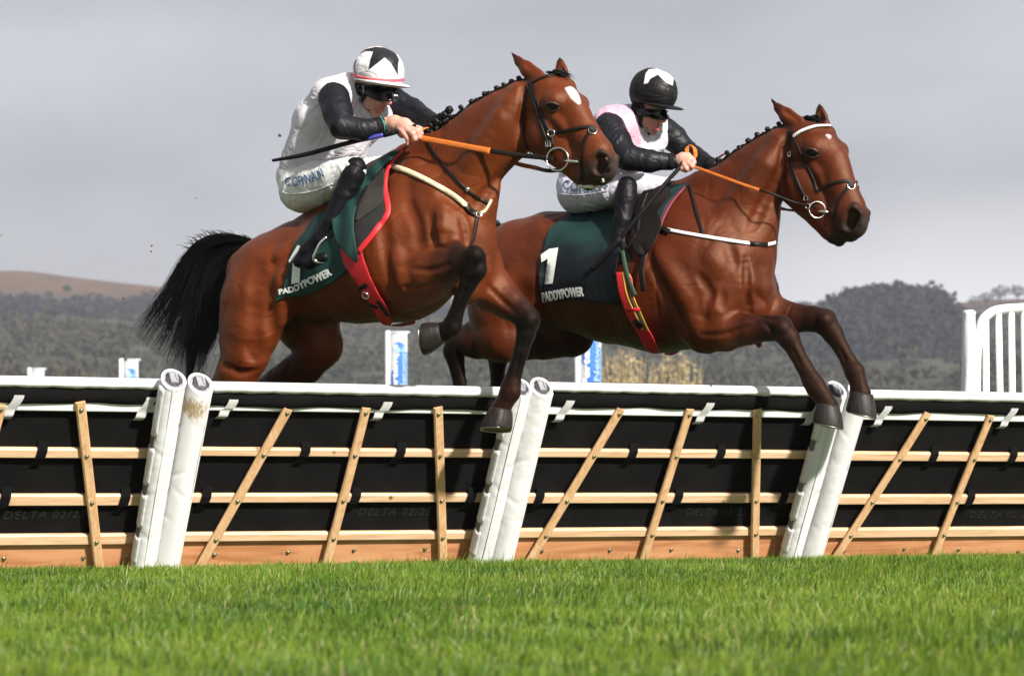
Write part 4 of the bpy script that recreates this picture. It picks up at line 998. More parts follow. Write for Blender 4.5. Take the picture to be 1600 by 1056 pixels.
# ---- the left horse
H1 = dict(
 frame=(570, 400, -.75, 30), mat=coat_mat('coat_bright_bay', (1.0, 1.0, 1.0)),
 label='bright bay racehorse on the left with a white star, knees folded over the hurdle',
 trunk=[
  ([(436, 432, 0, 68), (500, 425, 0, 80), (560, 408, 0, 98), (625, 395, 0, 108), (690, 368, 0, 86)], .92, .10),
  ([(470, 375, 0, 22), (530, 330, 0, 34), (590, 285, 0, 34), (640, 255, 0, 32), (668, 232, 0, 22)], .8, .14),
  ([(452, 388, .07, 30), (420, 398, .09, 26), (388, 425, .09, 34)], 1, .09),
  ([(456, 388, -.07, 28), (425, 398, -.09, 26), (398, 425, -.09, 30)], 1, .09),
  ([(410, 398, 0, 20), (396, 392, 0, 13)], 1, .05)],
 neck=[(640, 262, 740, 395), (650, 235, 768, 350), (672, 212, 767, 316), (697, 190, 778, 294), (728, 166, 792, 274), (768, 143, 810, 252), (806, 127, 826, 222), (832, 122, 845, 195)],
 head_o=(850, 165, 40),
 legs=[
  dict(pts=[(430, 432, .13, 60), (402, 465, .16, 58), (394, 510, .17, 51), (385, 550, .17, 42), (371, 580, .16, 37), (350, 612, .15, 28), (330, 640, .14, 22), (338, 690, .13, 14), (350, 735, .13, 13), (352, 752, .13, 15), (366, 772, .13, 13)], col=[BAY, BAY, BAY, BAY, BAY, BAYD, DKB, BLK, BLK, BLK, BLK], sq=.72),
  dict(pts=[(455, 450, -.13, 60), (480, 500, -.16, 55), (498, 538, -.17, 41), (478, 570, -.16, 31), (430, 600, -.16, 24), (390, 630, -.16, 20), (396, 690, -.15, 14), (405, 735, -.15, 13), (408, 752, -.15, 15), (420, 770, -.15, 13)], col=[BAY, BAY, BAY, BAYD, BAYD, DKB, BLK, BLK, BLK, BLK], sq=.72),
  dict(pts=[(648, 428, .165, 44), (674, 424, .215, 37), (700, 414, .25, 29), (722, 407, .275, 23.5), (738, 406, .28, 22.5), (742, 421, .28, 19.5), (732, 442, .275, 15), (721, 467, .27, 12.5), (712, 492, .265, 12.5), (706, 511, .26, 16.5), (696, 520, .26, 14), (690, 519, .26, 16)], col=[BAY, BAY, BAYD, DKB, BLK, BLK, BLK, BLK, BLK, BLK, BLK, BLK]),
  dict(pts=[(738, 425, -.10, 44), (768, 452, -.12, 36), (795, 474, -.12, 26), (815, 488, -.12, 21), (824, 500, -.12, 21), (822, 520, -.12, 16), (814, 550, -.12, 12.5), (805, 580, -.12, 12), (799, 600, -.12, 15), (797, 612, -.12, 17), (788, 630, -.12, 14), (781, 643, -.12, 18)], col=[BAY, BAY, BAYD, DKB, BLK, BLK, BLK, BLK, DKB, DKB, DKB, DKB])],
 muscle=[
  ([(648, 275, .10, 26), (680, 320, .14, 34), (700, 360, .16, 34), (708, 390, .15, 30)], .8, .05),
  ([(628, 300, .13, 30), (620, 350, .17, 38), (628, 400, .18, 42), (634, 448, .175, 30), (633, 468, .16, 16)], .8, .04),
  ([(700, 392, .15, 30), (668, 412, .185, 34)], 1, .03),
  ([(745, 375, .00, 28), (742, 420, .01, 30), (732, 450, .03, 26)], 1, .05),
  ([(722, 380, -.14, 34), (755, 405, -.13, 30)], 1, .05),
  ([(704, 434, .20, 14), (676, 450, .18, 22), (650, 462, .15, 22)], 1, .03),
  ([(470, 380, .10, 20), (446, 440, .19, 26), (436, 500, .17, 18)], 1, .05),
  ([(812, 150, .03, 18), (790, 190, .055, 22), (760, 235, .06, 26), (725, 290, .07, 30)], 1, .05),
  ([(748, 432, -.10, 26), (780, 470, -.10, 20)], 1, .03),
  ([(400, 410, .15, 26), (372, 470, .17, 26), (366, 530, .17, 22)], 1, .06)],
 groove=[],
 relief=[
  ('+', [(692, 325), (690, 385)], 15, 4, .03), ('-', [(672, 335), (674, 360), (680, 380)], 7, 2.5, .03),
  ('-', [(598, 350), (604, 390), (614, 430), (624, 468)], 10, 3.5, .05), ('+', [(620, 400), (628, 450)], 16, 3, .05),
  ('-', [(641, 399), (663, 387), (712, 388)], 4, 2.2, .02), ('-', [(645, 420), (675, 422), (704, 412)], 4, 2, .02),
  ('-', [(636, 448), (660, 450), (700, 430)], 4, 2.2, .02), ('-', [(655, 466), (690, 446)], 3, 1.6, .02),
  ('-', [(795, 262), (762, 300), (738, 335)], 8, 3, .04), ('-', [(436, 400), (420, 434), (420, 476), (426, 512)], 9, 3.2, .05),
  ('+', [(446, 385), (432, 402)], 8, 2.5, .04), ('-', [(404, 420), (398, 480), (396, 555)], 14, 2.5, .07),
  ('-', [(350, 572), (380, 582), (400, 578)], 5, 2, .03), ('-', [(818, 137), (815, 175), (814, 205), (816, 238)], 6, 3.5, .03),
  ('+', [(795, 160), (762, 205), (728, 250)], 16, 2.5, .06), ('-', [(722, 345), (726, 385)], 6, 3, .04),
  ('-', [(760, 445), (785, 470), (805, 488)], 4, 1.8, .02), ('-', [(745, 470), (775, 484)], 4, 1.8, .02),
  ('-', [(735, 428), (722, 460), (712, 488)], 3, 1.2, .01), ('-', [(817, 530), (810, 560), (804, 586)], 3, 1.2, .01),
  ('-', [(640, 320), (652, 350), (656, 380)], 8, 2, .05), ('+', [(708, 360), (712, 385)], 12, 3, .04),
  ('-', [(690, 300), (715, 318)], 8, 1.6, .04), ('-', [(445, 515), (470, 500), (520, 505)], 8, 2, .05),
  ('+', [(738, 392), (748, 398)], 13, 2.5, .02), ('-', [(744, 414), (732, 424)], 4, 1.5, .015)],
 head=HEAD,
 head_cut=HEAD_CUT,
 star=[(883, 138), (893, 136), (903, 146), (907, 160), (904, 163), (893, 154)], star_x=(878, 912, 170), hair_dark=None,
 hooves=[((691, 519), (659, 525, .285), 17, 24.5, .26, (-6, 30)), ((784, 640), (779, 673, -.10), 20, 25, -.12, (-30, 4)),
         ((368, 774), (376, 800), 15, 20, .13, (20, 4)), ((421, 771), (430, 796), 15, 20, -.15, (20, 4))],
 eyes=[(863.5, 166.5, .0, 11), (899, 166, -.079, 9.4)],
 crest=[(664, 212), (690, 193), (722, 172), (760, 147), (800, 129), (822, 122)],
 plaits=[(702, 172, 6.5), (720, 168, 4.2), (737, 159, 4.6), (745, 157, 4), (757, 147, 4.4), (764, 146, 4), (776, 138, 4.4), (787, 133, 4), (799, 128, 4.6), (811, 123, 4.6), (688, 183, 6.5), (674, 196, 8), (682, 190, 8), (695, 180, 7), (668, 204, 8)],
 forelock=((864, 115), (884, 118)),
 tail=[[(408, 380), (370, 368), (326, 369), (290, 394), (256, 446), (222, 492), (200, 528)],
       [(408, 380), (368, 374), (328, 382), (300, 412), (276, 470), (246, 520), (222, 552)],
       [(408, 382), (366, 379), (325, 396), (304, 432), (288, 490), (270, 540), (254, 575)],
       [(408, 385), (368, 388), (334, 412), (314, 450), (300, 505), (286, 552), (276, 596)],
       [(408, 388), (376, 396), (350, 428), (332, 470), (318, 520), (304, 560), (292, 602)],
       [(408, 392), (386, 402), (366, 440), (350, 480), (334, 525), (318, 562), (308, 605)]],
 tail_core=[(408, 386, 9), (372, 390, 16), (338, 412, 24), (322, 450, 25), (310, 500, 19), (300, 550, 11), (294, 600, 4)], tail_n=1700)
# ---- the right horse
H2 = dict(
 frame=(1000, 430, .35, 28), mat=coat_mat('coat_dark_bay', (.72, .66, .72)),
 label='darker bay racehorse on the right, forelegs stretched out over the hurdle',
 trunk=[
  ([(815, 415, 0, 72), (890, 428, 0, 86), (960, 438, 0, 99), (1030, 438, 0, 113), (1090, 428, 0, 116), (1128, 398, 0, 84)], .86, .10),
  ([(860, 362, 0, 24), (930, 368, 0, 30), (1000, 340, 0, 34), (1060, 312, 0, 30), (1092, 290, 0, 20)], .8, .14),
  ([(850, 372, .07, 30), (810, 385, .09, 28), (772, 415, .09, 34)], 1, .09),
  ([(856, 372, -.07, 30), (815, 385, -.09, 28), (785, 415, -.09, 34)], 1, .09)],
 neck=[(1068, 310, 1190, 430), (1082, 285, 1206, 388), (1104, 268, 1206, 362), (1128, 250, 1210, 338), (1155, 231, 1216, 322), (1184, 213, 1226, 306), (1212, 199, 1238, 282), (1236, 190, 1255, 258)],
 head_o=(1255, 225, 36),
 legs=[
  dict(pts=[(808, 430, .13, 60), (785, 480, .17, 58), (782, 522, .19, 45), (745, 530, .18, 31), (716, 532, .18, 21), (709, 548, .18, 18), (715, 580, .17, 12.5), (722, 620, .17, 12), (726, 680, .17, 12), (728, 700, .17, 15), (740, 722, .17, 12)], col=[BAY, BAY, BAY, BAYD, DKB, BLK, BLK, BLK, BLK, BLK, BLK], sq=.72),
  dict(pts=[(850, 440, -.13, 60), (880, 490, -.16, 52), (893, 520, -.17, 38), (850, 530, -.16, 32), (806, 540, -.16, 24), (778, 552, -.16, 18), (777, 585, -.15, 12.5), (777, 640, -.15, 12), (779, 690, -.15, 15), (792, 712, -.15, 12)], col=[BAY, BAY, BAYD, BAYD, DKB, BLK, BLK, BLK, BLK, BLK], sq=.72),
  dict(pts=[(1105, 505, .16, 46), (1135, 516, .18, 33), (1168, 515, .19, 24.5), (1200, 513, .19, 20), (1220, 513, .19, 20), (1232, 528, .19, 17.5), (1244, 550, .185, 13.5), (1256, 572, .18, 13), (1268, 594, .18, 15.5), (1275, 605, .18, 16.5), (1286, 620, .18, 14.5), (1292, 634, .18, 18)], col=[BAY, BAY, BAYD, DKB, DKB, DKB, DKB, DKB, DKB, DKB, DKB, DKB]),
  dict(pts=[(1175, 485, -.10, 42), (1205, 492, -.12, 32), (1238, 497, -.12, 24), (1268, 498, -.12, 20), (1288, 502, -.12, 20), (1302, 522, -.12, 16), (1316, 546, -.12, 12.5), (1326, 564, -.12, 13), (1335, 580, -.12, 16.5), (1341, 598, -.12, 14), (1344, 614, -.12, 18)], col=[BAY, BAY, BAYD, DKB, DKB, DKB, DKB, DKB, DKB, DKB, DKB])],
 muscle=[
  ([(1070, 325, .10, 26), (1110, 370, .15, 36), (1142, 410, .16, 36), (1155, 440, .15, 32)], .8, .05),
  ([(1052, 350, .14, 32), (1062, 400, .17, 40), (1078, 450, .18, 42), (1092, 500, .175, 34), (1098, 530, .16, 20)], .8, .04),
  ([(1150, 445, .15, 32), (1120, 480, .185, 36)], 1, .03),
  ([(1180, 410, .00, 26), (1182, 450, .01, 28), (1172, 480, .03, 28)], 1, .05),
  ([(1170, 420, -.14, 34), (1184, 455, -.13, 34)], 1, .05),
  ([(1110, 533, .15, 18), (1140, 533, .16, 12)], 1, .03),
  ([(850, 380, .10, 22), (842, 440, .18, 28), (836, 480, .16, 18)], 1, .05),
  ([(1218, 225, .03, 18), (1200, 260, .055, 22), (1175, 300, .06, 26), (1145, 350, .07, 30)], 1, .05),
  ([(1186, 539, .17, 5)], 1, .01)],
 groove=[],
 relief=[
  ('-', [(1007, 389), (1030, 430), (1050, 470), (1070, 510), (1088, 545)], 10, 4, .05), ('+', [(1030, 400), (1062, 450), (1088, 510)], 15, 2.5, .06),
  ('-', [(1094, 430), (1110, 458), (1104, 480)], 7, 2.6, .03), ('+', [(1112, 395), (1122, 420)], 20, 3, .05),
  ('-', [(1166, 405), (1168, 445), (1168, 485)], 7, 4, .035), ('-', [(1097, 524), (1140, 520), (1190, 500)], 4, 2, .02),
  ('-', [(1158, 486), (1190, 494), (1216, 500)], 4, 1.8, .02), ('-', [(1218, 270), (1196, 310), (1174, 356)], 9, 3.5, .045),
  ('-', [(1233, 211), (1222, 240), (1220, 268), (1228, 305)], 6, 3.5, .03), ('+', [(1196, 245), (1160, 290), (1130, 330)], 18, 2.5, .06),
  ('-', [(1130, 460), (1128, 480)], 7, 2, .03), ('-', [(1140, 385), (1150, 415)], 8, 2, .04),
  ('-', [(1190, 500), (1210, 520)], 4, 1.5, .02), ('-', [(1238, 545), (1252, 574)], 3, 1.2, .01), ('-', [(1312, 545), (1322, 566)], 3, 1.2, .01),
  ('-', [(855, 420), (846, 460), (850, 490)], 9, 2.6, .05), ('-', [(1180, 455), (1195, 475)], 6, 2, .03),
  ('+', [(1218, 508), (1226, 514)], 13, 2, .02), ('+', [(1284, 496), (1292, 502)], 13, 2, .02)],
 head=shift_head(HEAD),
 head_cut=shift_head(HEAD_CUT),
 star=[(1290, 211), (1294, 210), (1299, 213), (1296, 217)], star_x=(1284, 1304, 222), hair_dark=None,
 hooves=[((1292, 632), (1288, 667, .19), 19.5, 24, .18, (26, 12)), ((1345, 614), (1340, 650, -.11), 19.5, 24, -.12, (25, 10)),
         ((741, 723), (750, 748), 15, 20, .17, (20, 4)), ((793, 713), (802, 738), 15, 20, -.15, (20, 4))],
 eyes=[(1268.5, 239, .0, 11), (1305, 240, -.079, 9.4)],
 crest=[(1098, 272), (1120, 255), (1150, 234), (1180, 215), (1206, 201), (1226, 193)],
 plaits=[(1136, 239, 4.2), (1155, 231, 4.2), (1169, 220, 4.6), (1183, 211, 4.6), (1199, 202, 4.2), (1217, 194, 4.2), (1122, 250, 5)],
 forelock=((1262, 186), (1282, 190)),
 tail=[[(800, 366), (786, 352), (775, 352), (762, 372), (752, 420), (744, 480)], [(800, 372), (786, 362), (776, 368), (766, 390), (758, 430), (752, 500)], [(800, 378), (790, 372), (782, 384), (776, 410), (768, 440), (762, 500)]],
 tail_core=[(806, 372, 8), (788, 362, 10), (776, 372, 12), (768, 400, 14), (760, 450, 10), (754, 500, 3)], tail_n=300)
h1 = build_horse(H1); h2 = build_horse(H2)
# ------------------------------------------------------------------ tack
M['cloth_green'] = mat('cloth_green', (.005, .028, .024), .62, .25, 6, .25, 40, spec=.3, col2=(.009, .042, .036))
def cloth2_mat():
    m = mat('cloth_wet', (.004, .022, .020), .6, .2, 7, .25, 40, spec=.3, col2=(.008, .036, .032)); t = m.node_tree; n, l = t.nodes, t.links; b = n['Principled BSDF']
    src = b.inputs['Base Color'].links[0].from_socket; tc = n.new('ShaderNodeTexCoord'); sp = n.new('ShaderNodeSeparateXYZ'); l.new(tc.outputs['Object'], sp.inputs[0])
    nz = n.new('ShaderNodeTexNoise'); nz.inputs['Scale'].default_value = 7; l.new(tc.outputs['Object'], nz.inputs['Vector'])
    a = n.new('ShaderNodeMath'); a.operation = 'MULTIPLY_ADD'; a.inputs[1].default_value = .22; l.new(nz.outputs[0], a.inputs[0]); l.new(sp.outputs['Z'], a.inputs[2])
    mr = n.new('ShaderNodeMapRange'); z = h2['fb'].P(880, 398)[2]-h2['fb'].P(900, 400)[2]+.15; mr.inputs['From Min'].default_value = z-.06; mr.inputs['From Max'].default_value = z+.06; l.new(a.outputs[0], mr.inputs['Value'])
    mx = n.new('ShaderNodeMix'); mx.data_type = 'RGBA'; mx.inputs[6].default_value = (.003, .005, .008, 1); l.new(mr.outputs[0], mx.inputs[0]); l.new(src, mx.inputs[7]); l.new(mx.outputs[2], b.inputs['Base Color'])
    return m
M['cloth_wet'] = cloth2_mat()
M['print_white'] = mat('print_white', (.72, .74, .70), .6, .06, 30)
M['pad_black'] = mat('pad_black', (.010, .009, .009), .8, .3, 20, .4, 160)
M['pad_grey'] = mat('pad_grey', (.028, .024, .019), .85, .2, 25, .6, 300)
M['piping_red'] = mat('piping_red', (.62, .02, .025), .5, .12, 20, .2, 90)
M['girth_red'] = mat('girth_red', (.50, .008, .015), .6, .12, 20, .3, 120)
M['maroon'] = mat('maroon', (.16, .015, .05), .6, .1, 20)
M['stripe_yellow'] = mat('stripe_yellow', (.60, .42, .04), .7, .1, 20)
M['stripe_green'] = mat('stripe_green', (.03, .07, .035), .7, .1, 20)
M['sheepskin'] = mat('sheepskin', (.62, .54, .36), .85, .1, 30, .5, 120)
M['strap_white'] = mat('strap_white', (.66, .62, .62), .6, .08, 30, .2, 90)
M['rein_orange'] = mat('rein_orange', (.70, .17, .012), .7, .1, 30, .8, 260)
M['silk_white'] = mat('silk_white', (.58, .55, .60), .5, .06, 6, .5, 22, sheen=.15)
M['silk_pink'] = mat('silk_pink', (.60, .33, .43), .5, .1, 6, .5, 22, sheen=.15)
M['silk_black'] = mat('silk_black', (.007, .007, .010), .5, .25, 8, .2, 34, spec=.25)
M['breeches'] = mat('breeches', (.66, .655, .645), .6, .06, 5, .4, 20)
M['breeches_lilac'] = mat('breeches_lilac', (.54, .52, .60), .55, .06, 5, .5, 20)
M['boot'] = mat('boot', (.004, .004, .006), .5, .3, 14, .18, 30, spec=.18)
M['skin'] = mat('skin', (.62, .36, .28), .5, .08, 25, .15, 120, attr=None, subsurf=.15)
def skin_mat():
    m = mat('skin', (.95, .95, .95), .48, .06, 30, .12, 140, attr='coat', subsurf=.12); return m
M['skin'] = skin_mat()
M['goggle'] = mat('goggle', (.003, .003, .004), .12, .1, 5, spec=.4)
M['strap_black'] = mat('strap_black', (.006, .006, .007), .7, .2, 20, .2, 100, spec=.15)
M['helmet'] = mat('helmet', (.97, .97, .97), .5, .03, 5, .3, 26, attr='coat', spec=.25)
M['hat_band'] = mat('hat_band', (.62, .10, .13), .6, .1, 20)
M['ink_blue'] = mat('ink_blue', (.02, .08, .20), .6, .1, 20)
M['whip_black'] = mat('whip_black', (.007, .006, .007), .55, .3, 40, .5, 200, spec=.18)
M['whip_blue'] = mat('whip_blue', (.05, .05, .30), .5, .1, 40)
M['mud'] = mat('mud', (.09, .075, .055), .9, .3, 20, .6, 60)
M['foam_spit'] = mat('foam_spit', (.60, .57, .42), .6, .1, 60, .8, 120)
def strap(name, sh, fr, pts, w, off, m, parent, mirror=False, thick=.0025, n=8, smooth=True, widths=None):
    q = spline(pts, n) if smooth else np.asarray(pts, float); P, Nn = sh.trace(q[:, 0], q[:, 1], off); ok = np.abs(sh.eval(P)-off) < .008
    if ok.sum() >= 3: P, Nn = P[ok], Nn[ok]
    if mirror: P = P-2*((P-fr.o)@fr.n)[:, None]*fr.n; Nn = Nn-2*(Nn@fr.n)[:, None]*fr.n
    R = [fr.R(p, w) for p in P]
    if widths is not None: R = [r*x for r, x in zip(R, np.interp(np.linspace(0, 1, len(P)), np.linspace(0, 1, len(widths)), widths))]
    mb = MB(); mb.tube(P, R, 8, n=Nn, flat=thick/np.mean(R)); return mb.build(name, m, parent), P, Nn
def ring(name, c, ax, R, r, m, parent, squash=1.0, box=False):
    ax = np.asarray(ax, float)/np.linalg.norm(ax); u = np.cross(ax, UP); u /= np.linalg.norm(u); v = np.cross(ax, u); n = 4 if box else 28
    pts = [c+u*R*math.cos(2*math.pi*i/n+(.785 if box else 0))+v*R*squash*math.sin(2*math.pi*i/n+(.785 if box else 0)) for i in range(n+1)]
    mb = MB(); mb.tube(pts, r, 8, smooth=not box); return mb.build(name, m, parent)
def px_text(name, s, sh, off, base, heights, m, parent, bold=.02, slant=0.0, spacing=1.0, depth=.001):
    base = np.asarray(base, float); d = np.r_[0, np.cumsum(np.hypot(*np.diff(base, axis=0).T))]; d /= d[-1]
    def mp(U):
        bx = np.interp(U[:, 0], d, base[:, 0]); by = np.interp(U[:, 0], d, base[:, 1]); hh = np.interp(U[:, 0], d, np.interp(d, np.linspace(0, 1, len(heights)), heights))
        e = .01; tx = np.interp(U[:, 0]+e, d, base[:, 0])-np.interp(U[:, 0]-e, d, base[:, 0]); ty = np.interp(U[:, 0]+e, d, base[:, 1])-np.interp(U[:, 0]-e, d, base[:, 1]); L_ = np.hypot(tx, ty)
        nx, ny = ty/L_, -tx/L_
        return sh.trace(bx+(nx+slant*tx/L_)*hh*U[:, 1], by+(ny+slant*ty/L_)*hh*U[:, 1], off)
    return text_on(name, s, mp, m, parent, bold, depth, spacing)
def px_poly(name, sh, off, poly, m, parent, step=3.0):
    p = np.array(poly, float); xs = np.arange(p[:, 0].min(), p[:, 0].max()+step, step)
    bm = bmesh.new(); f = bm.faces.new([bm.verts.new((x, -y, 0)) for x, y in poly])
    for ax_, lo_, hi_ in ((0, p[:, 0].min(), p[:, 0].max()), (1, -p[:, 1].max(), -p[:, 1].min())):
        for c_ in np.arange(lo_+step, hi_, step):
            co = (c_, 0, 0) if ax_ == 0 else (0, c_, 0); bmesh.ops.bisect_plane(bm, geom=bm.verts[:]+bm.edges[:]+bm.faces[:], plane_co=co, plane_no=(1, 0, 0) if ax_ == 0 else (0, 1, 0))
    bmesh.ops.triangulate(bm, faces=bm.faces); V = np.array([v.co[:2] for v in bm.verts]); bm.verts.index_update(); Fs = [[v.index for v in f.verts] for f in bm.faces]; bm.free()
    P, N_ = sh.trace(V[:, 0], -V[:, 1], off); n = len(P); F2 = Fs+[[i+n for i in f[::-1]] for f in Fs]; ed = {}
    for f in Fs:
        for i in range(3): ed[(f[i], f[(i+1) % 3])] = 1
    for (a, b) in ed:
        if (b, a) not in ed: F2.append([b, a, a+n, b+n])
    mb = MB(); mb.add(np.concatenate([P+N_*.001, P-N_*.001]), F2); return mb.build(name, m, parent, recalc=False)
def thing_mesh(name, me, m, origin, label, cat, group=None):
    o = link(name, me, m, None, origin); return set_props(o, label, cat, group)
def dense_path(pts, n=6): return spline(pts, n)

# saddle cloths
b1, b2 = h1['body'], h2['body']; f1, f2 = h1['fb'], h2['fb']; g1_, g2_ = h1['fh'], h2['fh']; s1, s2 = h1['sh'], h2['sh']
OFF = .012
def fold1(P):
    x, y = scr(P); return (.0035*np.sin((x*.8+y*.35)/7.0)*np.clip((y-380)/40, 0, 1)+.003*np.sin((x-y*.6)/9)).astype(P.dtype)
cl = shell(b1, f1, [(492, 335), (480, 356), (464, 376), (455, 392), (450, 420), (442, 446), (429, 471), (446, 465), (466, 464), (486, 459), (504, 451), (522, 440), (541, 423), (552, 400), (556, 360), (560, 320), (540, 318)], OFF, .0052, .0046, 'saddle_cloth', fold=fold1)
cloth1 = thing_mesh('saddle_cloth', cl, M['cloth_green'], f1.P(500, 400, .3), 'green number cloth with a white 1 flaring back under the left rider', 'saddle cloth', 'green number cloths')
px_text('lettering', 'PADDYPOWER', b1, OFF+.0095, [(436, 460), (448, 458), (462, 455), (475, 449), (488, 443), (502, 438), (519, 429)], [8, 9, 11, 12, 12], M['print_white'], cloth1, .035)
px_poly('number', b1, OFF+.0095, [(451, 408), (465, 383), (471, 385), (468, 441), (455, 444), (458, 405), (453, 411)], M['print_white'], cloth1)
def fold1b(P):
    x, y = scr(P); return (.007*np.sin((x*.95-y*.12+8*np.sin(y/30))/4.6)).astype(P.dtype)
fl = shell(b1, f1, [(628, 234), (604, 240), (575, 262), (548, 278), (531, 290), (520, 315), (518, 345), (524, 376), (540, 396), (559, 411), (556, 380), (553, 350), (558, 322), (572, 295), (592, 268), (612, 250)], .040, .0055, .0048, 'cloth_fold', fold=fold1b)
link('cloth_fold', fl, M['cloth_green'], cloth1)
pd = shell(b1, f1, [(620, 236), (590, 255), (560, 300), (538, 350), (545, 385), (560, 396), (584, 366), (603, 338), (606, 325), (602, 300), (600, 282), (610, 258)], .024, .0055, .005, 'saddle_pad')
pad1 = thing_mesh('saddle_pad', pd, M['pad_black'], f1.P(580, 320, .3), 'black saddle pad edged in bright red piping on the left horse', 'saddle pad')
strap('piping', b1, f1, [(628, 233), (613, 250), (604, 270), (601, 295), (606, 322), (603, 338), (584, 364), (560, 393)], 5.2, .026, M['piping_red'], pad1, thick=.007)
strap('piping', b1, f1, [(628, 233), (613, 250), (604, 270), (601, 295), (606, 322), (603, 338), (584, 364), (560, 393)], 5.2, .026, M['piping_red'], pad1, True, thick=.007)
gr = shell(b1, f1, [(601, 262), (584, 280), (566, 308), (555, 345), (572, 336), (597, 316), (600, 296)], .031, .0055, .005, 'felt_panel', both=False); link('felt_panel', gr, M['pad_grey'], pad1)
def saddle(fb, body, seat, label, flap, off):
    sh = Shape(); ch(sh, fb, seat, 1.5, .03, col=BLK); me = mesh_shape(sh, .006, name='saddle')
    o = thing_mesh('saddle', me, M['leather'], fb.P(seat[1][0], seat[1][1], 0), label, 'saddle', 'small black racing saddles')
    if flap: link('saddle_flap', shell(body, fb, flap, off, .005, .0055, 'saddle_flap'), M['leather'], o)
    return o
sad1 = saddle(f1, b1, [(520, 330, 0, 14), (560, 302, 0, 12), (595, 268, 0, 13), (612, 250, 0, 11)], 'small black racing saddle under the left rider', None, 0)
sad2 = saddle(f2, b2, [(925, 345, 0, 12), (985, 330, 0, 12), (1035, 305, 0, 14), (1052, 294, 0, 12)], 'small black racing saddle under the right rider', [(1005, 298), (1040, 292), (1048, 305), (1030, 330), (1034, 352), (1020, 385), (1004, 400), (990, 392), (985, 360), (992, 325)], .030)
strap('girth_strap', b2, f2, [(1008, 395), (1002, 420), (1006, 455)], 5, .03, M['leather'], sad2)
strap('girth_strap', b2, f2, [(972, 392), (980, 430), (992, 462)], 4, .03, M['stripe_green'], sad2)
# girths
gi = shell(b1, f1, [(530, 372), (536, 410), (555, 440), (574, 468), (590, 498), (600, 508), (612, 506), (608, 486), (594, 462), (580, 435), (569, 405), (560, 380)], .020, .0055, .005, 'girth')
gir1 = thing_mesh('girth', gi, M['girth_red'], f1.P(570, 440, .3), 'wide plain red girth round the left horse', 'girth', 'girths')
for (x, y), (x2, y2) in (((560, 452), (573, 445)), ((578, 476), (590, 482)), ((590, 470), (606, 494))):
    strap('buckle_strap', b1, f1, [(x, y), ((x+x2)/2, (y+y2)/2), (x2, y2)], 4, .028, M['leather'], gir1)
c, n_ = b1.trace([571], [462], .034); ring('girth_hook', c[0], n_[0], .020, .004, M['steel'], gir1)
gi = shell(b2, f2, [(962, 425), (966, 455), (978, 490), (995, 520), (1008, 545), (1018, 552), (1030, 550), (1022, 528), (1006, 500), (992, 465), (986, 430)], .020, .0055, .005, 'girth')
gir2 = thing_mesh('girth', gi, M['piping_red'], f2.P(990, 480, .3), 'red girth with yellow and green centre stripes round the right horse', 'girth', 'girths')
strap('stripe', b2, f2, [(973, 425), (979, 460), (992, 490), (1004, 515)], 1.5, .0262, M['stripe_yellow'], gir2, thick=.001)
strap('stripe', b2, f2, [(978, 425), (984, 460), (997, 490), (1009, 515)], 1.8, .0262, M['stripe_green'], gir2, thick=.001)
strap('stripe', b2, f2, [(983, 428), (989, 462), (1002, 492), (1013, 517)], 1.3, .0262, M['stripe_yellow'], gir2, thick=.001)
strap('buckle_strap', b2, f2, [(990, 500), (1003, 512)], 7, .027, M['leather'], gir2, smooth=False)
strap('keeper', b2, f2, [(978, 485), (1000, 483)], 3, .029, M['girth_red'], gir2, smooth=False)
# cloth of the right horse
def fold2(P):
    x, y = scr(P); return (.0045*np.sin((y*.9+x*.42)/10.0)*np.clip((x-850)/30, 0, 1)+.003*np.sin((x-y*.3)/11)).astype(P.dtype)
cl = shell(b2, f2, [(893, 335), (872, 346), (856, 362), (848, 395), (841, 425), (843, 452), (847, 473), (872, 471), (912, 471), (945, 474), (969, 477), (966, 455), (963, 425), (972, 380), (985, 345), (975, 328), (930, 328)], OFF, .0052, .0046, 'saddle_cloth', fold=fold2)
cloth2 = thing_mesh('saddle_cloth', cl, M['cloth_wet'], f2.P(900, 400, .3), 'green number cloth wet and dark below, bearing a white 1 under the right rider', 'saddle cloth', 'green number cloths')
px_text('lettering', 'PADDYPOWER', b2, OFF+.0095, [(848, 472), (870, 468), (890, 464), (912, 462)], [15, 15, 14], M['print_white'], cloth2, .035)
px_poly('number', b2, OFF+.0095, [(845, 398), (858, 389), (872, 387), (863, 443), (851, 444), (856, 404), (846, 410)], M['print_white'], cloth2)
fl = shell(b2, f2, [(1076, 286), (1050, 289), (1030, 297), (1012, 325), (1003, 350), (1016, 356), (1030, 350), (1038, 330), (1052, 308)], .022, .0055, .0048, 'cloth_front', fold=lambda P: (.004*np.sin((scr(P)[0]+scr(P)[1]*.7)/7)).astype(P.dtype)); link('cloth_front', fl, M['cloth_green'], cloth2)
strap('edging', b2, f2, [(1068, 292), (1048, 316), (1036, 338), (1030, 354)], 4.5, .014, M['maroon'], cloth2, thick=.004)
